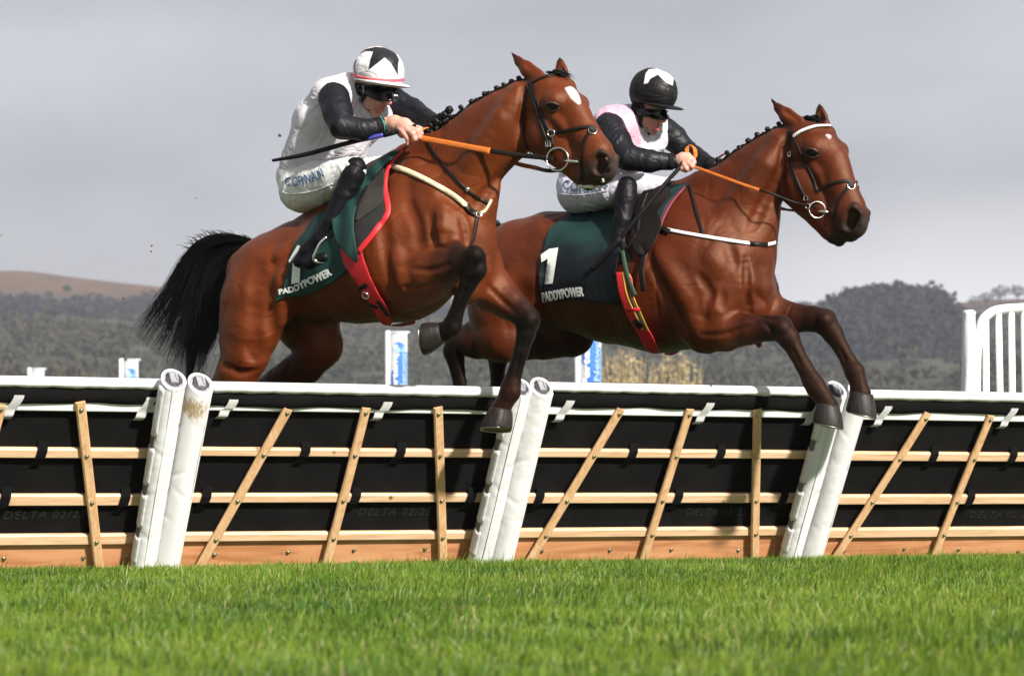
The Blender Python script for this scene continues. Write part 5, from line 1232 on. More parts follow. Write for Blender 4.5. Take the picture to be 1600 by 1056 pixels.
# breastplates
bp1 = empty('breastplate', f1.P(735, 330, .15), 'cream sheepskin breastplate with black straps on the left horse', 'breastplate', 'breastplates')
strap('chest_strap', b1, f1, [(604, 258), (630, 265), (660, 278), (690, 294), (712, 308), (729, 322)], 4.6, .008, M['sheepskin'], bp1, thick=.008)
strap('strap_end', b1, f1, [(600, 256), (612, 259)], 5.4, .014, M['leather'], bp1, smooth=False, thick=.005)
strap('strap_end', b1, f1, [(728, 320), (736, 330), (744, 334)], 5.6, .009, M['leather'], bp1, thick=.006)
strap('neck_strap', b1, f1, [(664, 215), (678, 240), (697, 264), (722, 290), (745, 308), (764, 318)], 2.6, .005, M['leather'], bp1)
strap('chest_strap', b1, f1, [(748, 334), (757, 330), (763, 322), (768, 312)], 2.4, .006, M['sheepskin'], bp1)
strap('girth_link', b1, f1, [(746, 338), (743, 358), (737, 385)], 3.0, .006, M['leather'], bp1)
c, n_ = b1.trace([748], [335], .012); ring('ring', c[0], n_[0], .014, .0032, M['steel'], bp1)
c, n_ = b1.trace([731], [296], .012); mb = MB(); mb.lathe(c[0], n_[0], [(.012, -.004), (.011, .003), (.004, .005)], 14); mb.build('stud', M['steel'], bp1)
bp2 = empty('breastplate', f2.P(1120, 365, .15), 'thin white breast strap stretched across the right horse', 'breastplate', 'breastplates')
strap('chest_strap', b2, f2, [(1032, 356), (1060, 362), (1100, 369), (1150, 377), (1190, 382), (1205, 381), (1212, 379)], 3.0, .006, M['strap_white'], bp2, thick=.003)
strap('strap_end', b2, f2, [(1172, 380), (1200, 382)], 3.4, .0095, M['leather'], bp2, smooth=False)
strap('strap_end', b2, f2, [(1000, 352), (1022, 352), (1046, 362)], 4.6, .0095, M['leather'], bp2)
strap('neck_strap', b2, f2, [(1076, 288), (1082, 310), (1090, 338), (1099, 368)], 2.6, .005, M['leather'], bp2)

# ------------------------------------------------------------------ bridles and reins
def bridle(sh, fh, d, label):
    o = empty('bridle', fh.P(*d['ring'], .08), label, 'bridle', 'bridles')
    for mir in (False, True):
        strap('cheek_strap', sh, fh, d['cheek'], 3.4, .004, M['leather'], o, mir)
        strap('throat_strap', sh, fh, d['throat'], 2.6, .004, M['leather'], o, mir)
        strap('browband', sh, fh, d['brow'], 3.0, .005, M['strap_white'] if d['white_brow'] else M['leather'], o, mir, thick=.004 if d['white_brow'] else .0028)
        strap('noseband', sh, fh, d['nose'], 2.9, .005, M['leather'], o, mir)
        strap('lower_noseband', sh, fh, d['lower'], 3.0, .004, M['leather'], o, mir)
        if d.get('cheek2'): strap('cheek_strap', sh, fh, d['cheek2'], 2.8, .0055, M['leather'], o, mir)
    for (x, y, r, bx) in d['buckles']:
        c, n_ = sh.trace([x], [y], .010); ring('buckle', c[0], n_[0], fh.R(c[0], r), .0028, M['steel'], o, box=bx)
    c, n_ = sh.trace([d['disc'][0]], [d['disc'][1]], .008); mb = MB(); mb.lathe(c[0], n_[0], [(.020, -.004), (.020, .004), (.014, .008)], 18); mb.build('nose_disc', M['pad_grey'], o)
    ring('buckle', c[0]-UP*.008, n_[0], .022, .003, M['steel'], o)
    rx, ry = d['ring']; c, n_ = sh.trace([rx], [ry], .016); c = c[0]; ax = d['ring_ax'][0]*fh.n+d['ring_ax'][1]*fh.f+d['ring_ax'][2]*UP
    ring('bit_ring', c, ax, fh.R(c, d['ring_r']), .0042, M['steel'], o)
    cm = c-2*((c-fh.o)@fh.n)*fh.n; axm = ax-2*(ax@fh.n)*fh.n; ring('bit_ring', cm, axm, fh.R(c, d['ring_r']), .0042, M['steel'], o)
    P, Nn = sh.trace([d['mouth'][0][0], d['mouth'][1][0]], [d['mouth'][0][1], d['mouth'][1][1]], .006); mb = MB(); mb.tube([P[0]+fh.n*.006, (P[0]+P[1])/2+fh.n*.004, P[1]-fh.n*.006], [.006, .0085, .0085], 10); mb.build('mouthpiece', M['steel'], o)
    return o, c, cm
D1 = dict(cheek=[(829, 128), (831, 142), (840, 165), (850, 190), (858, 208), (863, 228)], cheek2=[(826, 138), (834, 165), (846, 200), (854, 222), (860, 240)], throat=[(824, 134), (819, 160), (817, 190), (820, 222), (830, 242)],
          brow=[(824, 132), (836, 126), (850, 120), (864, 117), (877, 117), (884, 119)], white_brow=False, nose=[(858, 209), (875, 206), (900, 201), (918, 198), (928, 197)], lower=[(926, 204), (918, 211), (911, 226), (907, 248), (908, 272), (904, 284)],
          buckles=[(861, 208, 5.5, False), (856, 225, 5.5, True), (858, 226, 4, True)], disc=(926, 201), ring=(871, 249), ring_r=18, ring_ax=(1, .35, 0), mouth=((880, 251), (904, 253)))
D2 = dict(cheek=[(1233, 203), (1233, 222), (1233, 240), (1239, 268), (1250, 296), (1262, 316)], throat=[(1236, 206), (1242, 222), (1256, 252), (1270, 280), (1276, 300)],
          brow=[(1240, 213), (1250, 206), (1262, 201), (1275, 197), (1288, 196), (1297, 196)], white_brow=True, nose=[(1276, 300), (1286, 293), (1300, 287), (1318, 283), (1329, 282)], lower=[(1331, 289), (1322, 297), (1312, 311), (1305, 330), (1300, 345)],
          buckles=[(1233, 241, 4.5, True), (1259, 310, 4.5, True), (1262, 322, 4, False)], disc=(1330, 288), ring=(1277, 328), ring_r=13, ring_ax=(.75, .75, .1), mouth=((1278, 330), (1296, 332)))
br1, ring1, ring1f = bridle(s1, g1_, D1, 'black bridle with a large steel bit ring on the left horse')
br2, ring2, ring2f = bridle(s2, g2_, D2, 'black bridle with a white beaded browband on the right horse')
mb = MB()
for i in range(22):
    t = i/21; x = 1240+57*t; y = np.interp(x, [1240, 1250, 1262, 1275, 1288, 1297], [213, 206, 201, 197, 196, 196]); c, n_ = s2.trace([x], [y], .010); mb.lathe(c[0], n_[0], [(.0075, -.003), (.0075, .001), (.003, .005)], 8)
mb.build('beads', M['strap_white'], br2)
sp_ = Shape(); rg3 = np.random.default_rng(2)
for i in range(34):
    x = rg3.uniform(902, 950); y = 297-6*abs((x-925)/25)-(x > 940)*10+rg3.normal(0, 2.0); P, Nn = s1.trace([x], [min(y, 292)], .002); sp_.cone(P[0], P[0], rg3.uniform(.003, .008), .004, k=.008)
fo = mesh_shape(sp_, .0025, name='mouth_foam'); link('mouth_foam', fo, M['foam_spit'], h1['obj'])
def rein(name, pts, split, w, label, group, side_n, w2=.75):
    """pts 3-D; the first `split` share orange rubber, the rest black leather"""
    q = spline(pts, 10); k = int(len(q)*split); o = empty(name, q[0], label, 'rein', group)
    mb = MB(); mb.tube(q[:k+1], w, 8, n=side_n, flat=.22); mb.build('rubber_grip', M['rein_orange'], o)
    mb = MB(); mb.tube(q[k:], w*w2, 8, n=side_n, flat=.25); mb.build('leather_end', M['leather'], o); return o
R1h = f1.P(643, 213, .16)
rein('rein', [f1.P(637, 208, .17), R1h, f1.P(700, 224, .17), f1.P(760, 235, .17), g1_.P(815, 243, .13), g1_.P(845, 246, .10), ring1-g1_.f*.03], .52, .017, 'orange and black rein nearest the camera running to the left horse\'s bit', 'reins', f1.n, .85)
rein('rein', [f1.P(686, 200, -.12), f1.P(740, 225, -.15), f1.P(800, 253, -.16), f1.P(835, 262, -.13), g1_.P(860, 267, -.03), ring1f+np.array([-.02, 0, -.03])], .64, .013, 'orange and black far rein showing under the left horse\'s throat', 'reins', f1.n, .9)
rein('rein', [f1.P(641, 212, .15), f1.P(660, 202, .08), f1.P(676, 198, -.02), f1.P(688, 198, -.11)], .95, .014, 'orange rein bridge between the left rider\'s two hands', 'reins', UP*.6+f1.n)
rein('rein', [f2.P(1076, 258, .17), f2.P(1110, 270, .20), f2.P(1165, 290, .235), f2.P(1205, 303, .225), g2_.P(1243, 317, .13), ring2+np.array([0, 0, .01])], .50, .0095, 'slim orange and black rein running to the right horse\'s bit', 'reins', f2.n)
rein('rein', [f2.P(1080, 257, .15), f2.P(1086, 245, .13), f2.P(1085, 232, .11), f2.P(1077, 227, .10), f2.P(1073, 235, .12), f2.P(1078, 250, .15)], .97, .013, 'orange rein loop standing above the right rider\'s near hand', 'reins', UP)
rein('rein', [f2.P(1118, 262, -.10), f2.P(1124, 246, -.08), f2.P(1138, 240, -.03), f2.P(1150, 250, .03)], .95, .011, 'orange rein curving over the mane by the right rider\'s far hand', 'reins', UP)
rein('rein', [f2.P(1118, 262, -.10), f2.P(1160, 290, -.14), f2.P(1210, 322, -.13), g2_.P(1250, 330, -.04), ring2f], .6, .010, 'black far rein showing just under the right horse\'s throat', 'reins', f2.n)

# ------------------------------------------------------------------ riders
SK = (.62, .33, .25); SKP = (.66, .30, .24); LIP = (.42, .10, .09); TEE = (.7, .66, .6)
def rider(d):
    fb, fh = d['fb'], Frame(*d['head_frame']); sh = Shape()
    for pts, sq, k in d['torso']: ch(sh, fb, pts, sq, k, col=SK)
    for pts in d['arms']+d['legs']: ch(sh, fb, pts, 1, .02, col=SK)
    ch(sh, fb, d['neck'], 1, .03, col=SK)
    for g in d['head']: ch(sh, fh, g[0], g[1], g[2], col=g[3] if len(g) > 3 else SK)
    for g in d['head_cut']: ch(sh, fh, g[0], g[1], g[2], '-')
    for hand in d['hands']:
        ch(sh, fb, hand['palm'], .75, .012, col=SK)
        for f in hand['fingers']: ch(sh, fb, f, 1, .004, col=SKP)
    # skin stays in the light: only head, neck and hands need the fine grid, the rest lies under clothes
    me = mesh_shape(sh, .0042, name='person', colour=True, tau=.006, smooth=1)
    o = link('person', me, M['skin'], None, fb.P(d['torso'][0][0][0][0], d['torso'][0][0][0][1])); set_props(o, d['label'], 'person', 'jockeys riding over the hurdle')
    def grown(parts, add, sqs=None, k=.03):
        g = Shape()
        for pts, sq in parts: ch(g, fb, [(p[0], p[1], p[2], p[3]+add) for p in pts], sq, k)
        return g
    shirt = grown([(t[0], t[1]) for t in d['torso_shirt']], 3.5, k=.05)
    ds = d['seed']
    def wr_post(amp, s_, seed): return lambda V: amp*.8*fnoise(V, s_*.8, seed)+amp*1.1*(np.exp(-(fnoise(V*np.array([1, 1, .55]), s_*.9, seed+1)/.16)**2)-.4)-amp*.8*np.exp(-(fnoise(V, s_*1.5, seed+2)/.12)**2)
    cut = d.get('shirt_cut')
    me = mesh_shape(shirt, .0055, name='shirt', disp=wr_post(.0045, 17, ds)); sho = link('shirt', me, [d['shirt_mat']], o)
    if d.get('vest'): link('shirt_panel', shell(shirt, fb, d['vest'][0], .004, .003, .0045, 'shirt_panel', both=False, noise=.003), d['vest'][1], sho)
    ch_ = Shape(); ch(ch_, fb, d['collar'], 1, .02); link('collar', mesh_shape(ch_, .0045, name='collar', disp=wr_post(.003, 30, ds+3)), d['collar_mat'], sho)
    for a in d['arms']:
        g = grown([(a, 1)], 2.6); me = mesh_shape(g, .0048, name='sleeve', disp=wr_post(.0028, 13, ds+5)); sl = link('sleeve', me, M['silk_black'], o)
        p, q = a[-2], a[-1]; t = .93; c = fb.P(q[0], q[1], q[2]); p3 = fb.P(p[0], p[1], p[2]); ax = (c-p3)/np.linalg.norm(c-p3); r = fb.R(c, q[3]+4)
        mb = MB(); mb.lathe(c-ax*.045, ax, [(r*.95, 0), (r*1.04, .006), (r*1.02, .035), (r*.9, .040)], 20); mb.build('cuff', M['strap_black'], sl)
        if a is d['arms'][0] and d.get('cuff_trim'):
            mb = MB(); mb.lathe(c-ax*.008, ax, [(r*.98, 0), (r*1.03, .002), (r*.98, .004)], 20); mb.build('cuff_trim', M['teal'], sl)
    br = Shape()
    for pts, sq, k in d['breeches']: ch(br, fb, pts, sq, k)
    me = mesh_shape(br, .0052, name='breeches', disp=wr_post(.0030, 15, ds+8)); bo = link('breeches', me, d['breech_mat'], o)
    px_text('lettering', 'CORNAN', br, .0062, d['name'][0], d['name'][1], M['ink_blue'], bo, .0, spacing=1.18, depth=.0008)
    seam = d['seam']; strap('seam', br, fb, seam, 1.0, .0045, d['breech_mat'], bo, thick=.002)
    for i, b in enumerate(d['boots']):
        g = Shape(); ch(g, fb, b['leg'], 1, .02); ch(g, fb, b['foot'], .85, .025); me = mesh_shape(g, .0048, name='boot', disp=wr_post(.0026, 13, ds+11)); bt = link('boot', me, M['boot'], o)
        if b.get('sole'):
            mb = MB(); q = spline([fb.P(*p) for p in b['sole']], 4); mb.tube(q, .020, 8, n=b['sole_n'], flat=.35); mb.build('sole', M['mud'], bt)
    # helmet
    hd = Shape(); ch(hd, fh, d['dome'], .92, .02)
    A, B_ = fh.P(*d['rim'][0]), fh.P(*d['rim'][1]); nr = np.cross(B_-A, fh.n); nr /= np.linalg.norm(nr); nr = nr if nr[2] < 0 else -nr
    def post(dd, P): return np.maximum(dd+(.0022*np.exp(-(fnoise(P*np.array([.6, .6, 1.5], P.dtype), 26, 90)/.2)**2)+.0012*fnoise(P, 30, 91)).astype(P.dtype), ((P-A.astype(P.dtype))@nr.astype(P.dtype)))
    pol = [np.array(p, float) for p in d['star']]
    ca, cb = d['cols']
    def hcol(V):
        s_ = (V-fh.o)@fh.n; Vm = np.where(s_[:, None] < -.055, V-2*(s_[:, None]+.055)*fh.n, V); x, y = scr(Vm); c = np.tile(np.array(ca), (len(V), 1))
        for p in pol:
            a = np.clip(.5-poly_sd(x, y, p)/1.2, 0, 1)[:, None]; c = c*(1-a)+np.array(cb)*a
        return c
    me = mesh_shape(hd, .0032, post, name='helmet', colour=hcol, smooth=1)
    ho = link('helmet', me, M['helmet'], o)
    brm = Shape(); un = -nr
    P_ = [fh.P(*p[:3]) for p in d['brim']]; R_ = [fh.R(q, p[3]) for q, p in zip(P_, d['brim'])]
    for i in range(len(P_)-1): brm.cone(P_[i], P_[i+1], R_[i], R_[i+1], .11, un, .01)
    me = mesh_shape(brm, .003, name='peak', colour=lambda V: np.tile(np.array(d['brim_col']), (len(V), 1))); link('peak', me, M['helmet'], ho)
    if d.get('band'): strap('hat_band', hd, fh, d['band'], 2.6, .003, M['hat_band'], ho, thick=.003)
    link('goggles', shell(sh, fh, d['goggles'], .010, .006, .0035, 'goggles', both=None), M['goggle'], o)
    link('chin_strap', shell(sh, fh, d['chin'], .006, .004, .0035, 'chin_strap', both=None), M['strap_black'], o)
    if d.get('elastic'): strap('goggle_elastic', hd, fh, d['elastic'], 1.0, .003, M['strap_black'], ho, thick=.002)
    return o
M['teal'] = mat('teal', (.05, .42, .42), .5, .1, 20)
W3 = lambda L_: [(540+.161*a, 70+.161*b) for a, b in L_]
W4 = lambda L_: [(960+.18*a, 100+.18*b) for a, b in L_]
hy1 = f1.P(592, 112, 0)[1]-.05; hy2 = f2.P(1022, 141, 0)[1]-.05
R_1 = dict(fb=f1, head_frame=(592, 112, hy1, 48), seed=31,
 label='jockey in white silks with black sleeves and a white helmet riding the left horse',
 torso=[([(474, 290, 0, 34), (488, 245, 0, 36), (508, 198, 0, 44), (540, 160, 0, 36)], 1.15, .03)],
 torso_shirt=[([(480, 262, 0, 38), (492, 235, 0, 40), (510, 195, 0, 46), (534, 165, 0, 41), (548, 152, 0, 34)], 1.18), ([(545, 215, .0, 32), (566, 198, -.04, 27), (590, 182, -.12, 21)], 1.1), ([(516, 150, .12, 26), (575, 150, -.12, 26)], 1), ([(500, 250, .0, 34), (540, 236, 0, 22)], 1.2)],
 arms=[[(522, 154, .20, 23), (528, 178, .27, 21), (534, 198, .31, 17), (565, 203, .26, 14), (598, 196, .17, 10)],
       [(590, 150, -.18, 22), (618, 160, -.25, 18), (644, 172, -.26, 16), (665, 184, -.19, 12), (684, 195, -.12, 9)]],
 legs=[[(478, 292, .09, 30), (515, 276, .17, 24), (552, 264, .23, 12), (535, 305, .25, 11), (500, 368, .29, 8)],
       [(490, 292, -.09, 30), (540, 272, -.18, 20), (596, 262, -.23, 12), (575, 310, -.26, 11), (548, 375, -.30, 8)]],
 neck=[(552, 160, 0, 18), (574, 140, 0, 18)],
 head=[([(586, 112, 0, 33), (596, 118, 0, 31)], .85, .02), ([(590, 138, 0, 24), (591, 152, 0, 20)], .85, .02), ([(580, 154, .035, 13), (578, 160, .03, 11)], 1, .02), ([(588, 164, 0, 15), (589, 170, 0, 10), (587, 176, 0, 6)], .9, .015, [SK, SKP, SKP]),
       ([(603, 146, 0, 4), (606, 154, 0, 4.2), (608, 160, 0, 5.0)], .9, .012, [SK, SKP, (.60, .22, .18)]), ([(604, 161, .010, 3.2)], 1, .008, SKP), ([(608, 160, -.012, 3)], 1, .008, SKP),
       ([(588, 168.5, .022, 1.6), (596, 167.5, .010, 2.0), (602, 168, -.012, 1.6)], 1, .004, LIP), ([(588, 172.5, .022, 1.8), (595, 173.5, .008, 2.2), (600, 172.5, -.010, 1.6)], 1, .004, LIP),
       ([(588, 180, 0, 6.5)], 1, .012), ([(562, 134, .075, 7), (563, 142, .073, 5)], .5, .006, SKP)],
 head_cut=[([(586, 170.5, .040, 1.5), (596, 170.5, .030, 1.6), (603, 170.5, .0, 1.4)], 1, .002)],
 hands=[dict(palm=[(602, 193, .165, 9.5), (616, 193, .165, 12.5), (632, 198, .165, 13), (641, 203, .165, 10)],
             fingers=[[(624, 201, .185, 4.6), (631, 208, .195, 4.4), (637, 216, .195, 4.0), (637, 225, .185, 3.2)], [(636, 203, .19, 4.8), (645, 209, .20, 4.5), (648, 217, .19, 4.0), (643, 221, .165, 3.4)],
                      [(642, 200, .175, 4.6), (652, 206, .185, 4.3), (655, 214, .175, 3.8), (650, 219, .15, 3.2)], [(645, 197, .155, 4.2), (656, 202, .16, 3.8), (658, 209, .15, 3.4), (653, 214, .135, 3.0)],
                      [(618, 203, .14, 5), (628, 211, .13, 4.6), (638, 213, .135, 3.8), (645, 211, .145, 3.3)]]),
        dict(palm=[(684, 195, -.12, 9), (694, 198, -.12, 11)], fingers=[[(698, 194, -.11, 4.4), (705, 200, -.10, 4), (703, 207, -.10, 3.4)], [(699, 198, -.12, 4.4), (705, 204, -.11, 4), (701, 210, -.11, 3.4)], [(698, 202, -.13, 4.2), (703, 208, -.12, 3.8), (698, 212, -.12, 3.2)], [(695, 205, -.14, 4), (699, 210, -.14, 3.6), (694, 214, -.13, 3)], [(692, 192, -.10, 4.4), (700, 195, -.085, 3.8)]])],
 shirt_mat=M['silk_white'], collar=[(558, 148, .04, 10), (568, 172, .03, 10), (582, 190, .01, 8), (596, 194, -.04, 7)], collar_mat=M['silk_white'], cuff_trim=True,
 breeches=[([(468, 278, .02, 34), (474, 292, .0, 37)], 1.2, .03), ([(472, 296, .09, 37), (496, 287, .14, 35), (524, 276, .19, 29), (553, 264, .23, 19.5)], 1, .03), ([(482, 296, -.09, 34), (520, 282, -.15, 31), (565, 270, -.20, 24), (596, 262, -.23, 18)], 1, .03)],
 breech_mat=M['breeches'], name=([(445, 291), (465, 291), (485, 286), (507, 277)], [14, 16, 17, 16]), seam=[(441, 300), (450, 303), (465, 303), (485, 300), (505, 294), (520, 287)],
 boots=[dict(leg=[(556, 261, .235, 17), (551, 275, .245, 18.5), (538, 305, .26, 18), (518, 345, .29, 14.5), (500, 372, .305, 12)], foot=[(497, 374, .305, 12), (480, 392, .305, 13), (468, 408, .305, 10), (484, 410, .32, 10.5), (507, 402, .335, 8)]),
        dict(leg=[(598, 262, -.235, 17), (592, 285, -.25, 18), (572, 330, -.28, 16), (550, 380, -.30, 11)], foot=[(550, 380, -.30, 11), (540, 402, -.305, 11), (572, 404, -.31, 9)])],
 dome=[(588, 112, 0, 39), (596, 114, 0, 38)], rim=[(547, 124), (636, 134)],
 star=[W3([(110, 105), (190, 45), (290, 20), (400, 30), (480, 75), (520, 140), (512, 200), (508, 305), (440, 185), (380, 128), (300, 190), (218, 250), (235, 160), (264, 70), (190, 68)])],
 cols=((.78, .74, .77), (.014, .014, .017)), brim_col=(.78, .75, .77), brim=[(588, 128, 0, 36), (602, 131, 0, 35), (610, 132.5, 0, 31)],
 band=[(548, 117), (560, 121), (575, 124), (598, 126), (618, 126), (631, 125)],
 goggles=W3([(120, 385), (300, 395), (545, 405), (530, 465), (490, 520), (430, 545), (330, 550), (250, 520), (170, 480), (110, 440)]),
 chin=W3([(60, 360), (190, 385), (215, 430), (190, 520), (160, 560), (140, 590), (185, 650), (225, 690), (195, 690), (150, 620), (100, 540), (70, 460)]),
 elastic=[(561, 128), (556, 118), (553, 105), (556, 95)])
R_2 = dict(fb=f2, head_frame=(1022, 141, hy2, 46), seed=61,
 label='jockey in pink and white silks with a black helmet riding the right horse',
 torso=[([(905, 295, 0, 31), (925, 258, 0, 33), (950, 225, 0, 38), (978, 200, 0, 32)], 1.15, .03)],
 torso_shirt=[([(912, 278, 0, 34), (932, 248, 0, 36), (955, 222, 0, 40), (978, 204, 0, 36), (986, 196, 0, 28)], 1.18), ([(982, 242, .0, 27), (1002, 234, -.05, 24), (1020, 220, -.12, 19)], 1.1), ([(952, 196, .12, 24), (1020, 196, -.12, 22)], 1)],
 arms=[[(952, 202, .19, 24), (964, 226, .25, 21), (980, 246, .28, 17.5), (1015, 252, .24, 15), (1054, 253, .17, 9)],
       [(1030, 200, -.17, 20), (1052, 216, -.24, 18), (1072, 236, -.26, 15), (1096, 250, -.19, 11), (1114, 260, -.12, 8)]],
 legs=[[(905, 300, .09, 28), (945, 296, .17, 20), (978, 292, .22, 11), (974, 330, .25, 10), (967, 372, .29, 8)],
       [(915, 300, -.09, 28), (975, 295, -.18, 18), (1040, 292, -.23, 10), (1030, 340, -.26, 10), (1016, 386, -.30, 8)]],
 neck=[(982, 205, 0, 17), (1002, 182, 0, 17)],
 head=[([(1014, 143, 0, 31), (1024, 147, 0, 29)], .85, .02), ([(1020, 166, 0, 22), (1021, 180, 0, 18.5)], .85, .02), ([(1010, 184, .032, 12), (1009, 190, .03, 10)], 1, .02), ([(1019, 192, 0, 13.5), (1021, 198, 0, 9.5), (1020, 203, 0, 6)], .9, .015, [SK, SKP, SKP]),
       ([(1032, 175, 0, 3.8), (1035, 183, 0, 4), (1037, 188, 0, 4.6)], .9, .012, [SK, SKP, SKP]), ([(1033, 189, .010, 3)], 1, .008, SKP), ([(1037, 188, -.012, 3)], 1, .008, SKP),
       ([(1021, 196.5, .020, 1.5), (1028, 195.5, .010, 2.0), (1033, 196, -.012, 1.6)], 1, .004, LIP), ([(1021, 202, .020, 1.7), (1027, 203, .008, 2.2), (1031, 202, -.010, 1.6)], 1, .004, LIP),
       ([(1020, 207, 0, 5.5)], 1, .012), ([(994, 167, .072, 6.5), (995, 174, .07, 4.6)], .5, .006, SKP)],
 head_cut=[([(1021, 199.3, .032, 1.6), (1028, 199.3, .026, 2.3), (1033, 199.3, .0, 1.6)], 1, .002)],
 hands=[dict(palm=[(1058, 252, .165, 9), (1066, 250, .165, 11), (1074, 252, .165, 10.5)],
             fingers=[[(1064, 257, .18, 4.2), (1067, 264, .19, 4), (1072, 267, .18, 3.4)], [(1069, 257, .19, 4.4), (1073, 264, .195, 4.1), (1079, 264, .175, 3.4)],
                      [(1075, 255, .185, 4.3), (1081, 260, .19, 4), (1083, 256, .165, 3.3)], [(1077, 250, .175, 4), (1084, 254, .175, 3.7), (1084, 249, .15, 3)],
                      [(1066, 242, .15, 4.5), (1075, 243, .15, 4), (1081, 247, .155, 3.4)]]),
        dict(palm=[(1114, 260, -.12, 8), (1121, 263, -.12, 9.5)], fingers=[[(1124, 258, -.11, 4), (1130, 262, -.10, 3.7), (1128, 268, -.10, 3.2)], [(1125, 262, -.12, 4), (1130, 267, -.11, 3.7), (1126, 272, -.11, 3.2)], [(1123, 266, -.13, 4), (1127, 271, -.13, 3.6), (1122, 274, -.12, 3)], [(1120, 268, -.14, 3.8), (1122, 273, -.14, 3.4), (1117, 275, -.13, 3)], [(1119, 256, -.10, 4), (1126, 256, -.09, 3.6)]])],
 shirt_mat=M['silk_white'], collar=[(980, 178, .05, 11), (988, 204, .045, 11), (1002, 228, .02, 8)], collar_mat=M['silk_pink'],
 vest=([(935, 200), (930, 178), (955, 163), (985, 168), (995, 190), (1003, 220), (995, 238), (978, 225), (972, 205), (955, 190)], M['silk_pink']),
 breeches=[([(898, 290, .02, 28), (904, 300, .0, 32)], 1.2, .03), ([(902, 302, .09, 32), (925, 300, .14, 30), (952, 297, .19, 24), (978, 293, .22, 17.5)], 1, .03), ([(912, 302, -.09, 30), (955, 297, -.15, 26), (1005, 292, -.20, 20), (1040, 292, -.23, 15)], 1, .03)],
 breech_mat=M['breeches_lilac'], name=([(878, 294), (895, 299), (917, 300), (950, 293)], [15, 17, 17, 15]), seam=[(876, 303), (890, 305), (905, 305), (930, 302), (950, 297)],
 boots=[dict(leg=[(980, 291, .235, 16), (978, 312, .25, 17), (973, 345, .275, 15.5), (967, 375, .295, 12.5)], foot=[(967, 378, .30, 12), (976, 392, .315, 12), (984, 404, .33, 11), (980, 416, .345, 8)]),
        dict(leg=[(1040, 292, -.235, 15), (1036, 330, -.26, 15), (1016, 388, -.30, 11)], foot=[(1016, 390, -.30, 11), (1010, 408, -.305, 11), (1038, 414, -.31, 9)])],
 dome=[(1017, 142, 0, 35.5), (1026, 145, 0, 34.5)], rim=[(982, 158), (1064, 170)],
 star=[W4([(255, 175), (272, 85), (300, 50), (380, 40), (480, 60), (515, 110), (506, 188), (450, 162), (378, 92), (310, 130), (290, 168)])],
 cols=((.009, .008, .009), (.78, .70, .75)), brim_col=(.008, .007, .008), brim=[(1022, 162, 0, 29), (1036, 166, 0, 28), (1044, 168, 0, 25)],
 goggles=W4([(180, 385), (300, 390), (505, 410), (495, 440), (465, 480), (430, 488), (350, 482), (290, 460), (200, 440)]),
 chin=W4([(120, 310), (240, 335), (260, 400), (245, 470), (235, 520), (255, 570), (310, 605), (290, 635), (235, 640), (210, 560), (160, 470), (130, 380)]))
p1 = rider(R_1); p2 = rider(R_2)
# stirrups
def stirrup(fb, top, iron, label, m, sgn=1):
    o = empty('stirrup', fb.P(*iron[0]), label, 'stirrup', 'stirrups')
    q = spline([fb.P(*p) for p in top], 6); mb = MB(); mb.tube(q, .012, 8, n=fb.n, flat=.2); mb.build('stirrup_leather', M['leather'], o)
    q = spline([fb.P(*p) for p in iron], 6); mb = MB(); n_ = len(q); mb.tube(q, [.0065+.004*math.sin(math.pi*i/(n_-1)) for i in range(n_)], 10, n=fb.n, flat=.6); mb.build('stirrup_iron', m, o)
    return o
stirrup(f1, [(575, 290, .27), (556, 325, .315), (535, 350, .335), (513, 370, .335)], [(510, 370, .345), (500, 380, .365), (493, 395, .365), (490, 404, .36), (495, 409, .35), (508, 407, .33), (513, 395, .30), (512, 380, .30), (510, 370, .345)], 'steel stirrup holding the boot of the left rider', M['steel'])
stirrup(f2, [(1010, 300, .27), (1000, 330, .31), (994, 365, .335)], [(992, 366, .345), (984, 382, .365), (968, 396, .365), (962, 400, .36), (975, 408, .36), (990, 402, .34), (998, 384, .31), (992, 366, .345)], 'dark stirrup holding the boot of the right rider', M['leather'])
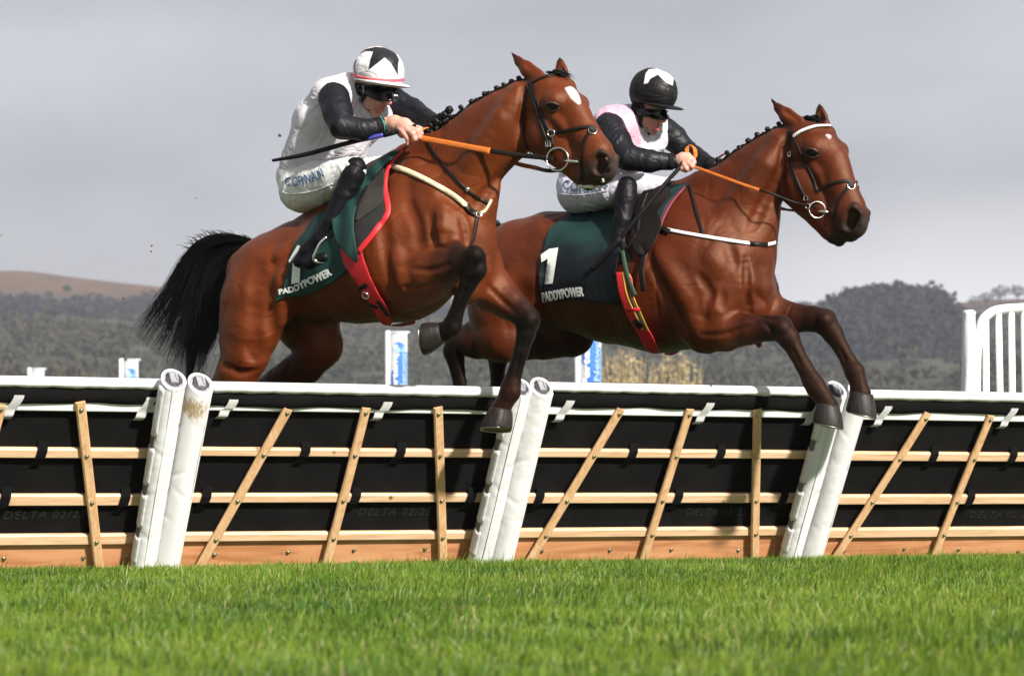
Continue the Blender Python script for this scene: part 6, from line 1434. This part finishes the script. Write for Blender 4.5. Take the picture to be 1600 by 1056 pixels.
# whips
def whip(fb, pts, rad, bands, label, m):
    P = spline([fb.P(*p) for p in pts], 8); R = np.interp(np.linspace(0, 1, len(P)), np.linspace(0, 1, len(rad)), rad); o = empty('whip', P[-1], label, 'whip', 'riding whips')
    mb = MB(); mb.tube(P, list(R), 12); mb.build('shaft', m, o)
    for a, b, mm, gr_ in bands:
        i, j = int(a*(len(P)-1)), int(b*(len(P)-1)); mb = MB(); mb.tube(P[i:j+1], list(R[i:j+1]*gr_), 12); mb.build('grip_band', mm, o)
    return o
whip(f1, [(426, 251, .30), (480, 241, .29), (550, 222, .26), (600, 211, .21), (630, 203, .185), (650, 196, .17)], [.008, .013, .0135, .011, .010, .010], [(.48, .60, M['whip_blue'], 1.12), (.60, .72, M['whip_black'], 1.35)], 'black whip with a blue band held level in the left rider\'s hand', M['whip_black'])
whip(f2, [(925, 420, .37), (960, 383, .37), (1000, 335, .34), (1035, 292, .27), (1060, 264, .20), (1070, 248, .18)], [.013, .015, .013, .012, .013, .013], [(.0, .25, M['whip_black'], 1.2)], 'dark grey whip pointing down across the right rider\'s boot', M['whip_black'])
# ------------------------------------------------------------------ turf thrown up by the hooves
rg = np.random.default_rng(5)
for i, (x, y, r, lab) in enumerate([(437, 212, 2.2, 'tiny dark clod in the air behind the left rider\'s back'), (237, 384, 1.6, 'upper of two tiny clods close together in the sky at left'), (236, 393, 1.5, 'lower of two tiny clods close together in the sky at left'),
        (193, 466, 1.6, 'tiny clod in front of the brown slope left of the tail'), (38, 510, 1.8, 'tiny clod in front of the woods near the left edge'), (150, 533, 1.8, 'tiny clod in front of the grey woods between two banners'),
        (196, 561, 2.2, 'tiny clod just above the second banner from the left'), (306, 310, 1.0, 'speck of turf high in the sky left of the left rider'), (2, 368, 1.2, 'speck of turf in the sky at the left edge'), (221, 574, 1.5, 'tiny clod beside the second banner near the tail wisps'), (1111, 603, 1.6, 'tiny clod above the white hurdle top near the dark front legs')]):
    c = at(x, y, -.9+rg.normal(0, .15)); mb = MB(); R = r*(14.5)/F_PX
    mb.lathe(c, rg.normal(size=3), [(R*math.cos(a)*(1+.3*math.sin(a*7+i)), R*1.3*math.sin(a)) for a in np.linspace(-1.4, 1.4, 6)], 7, False, lambda th, h: .3*math.sin(th*2+i)); o = mb.build('clod', M['mud'], None, c); set_props(o, lab, 'clod', 'bits of turf flying in the air')
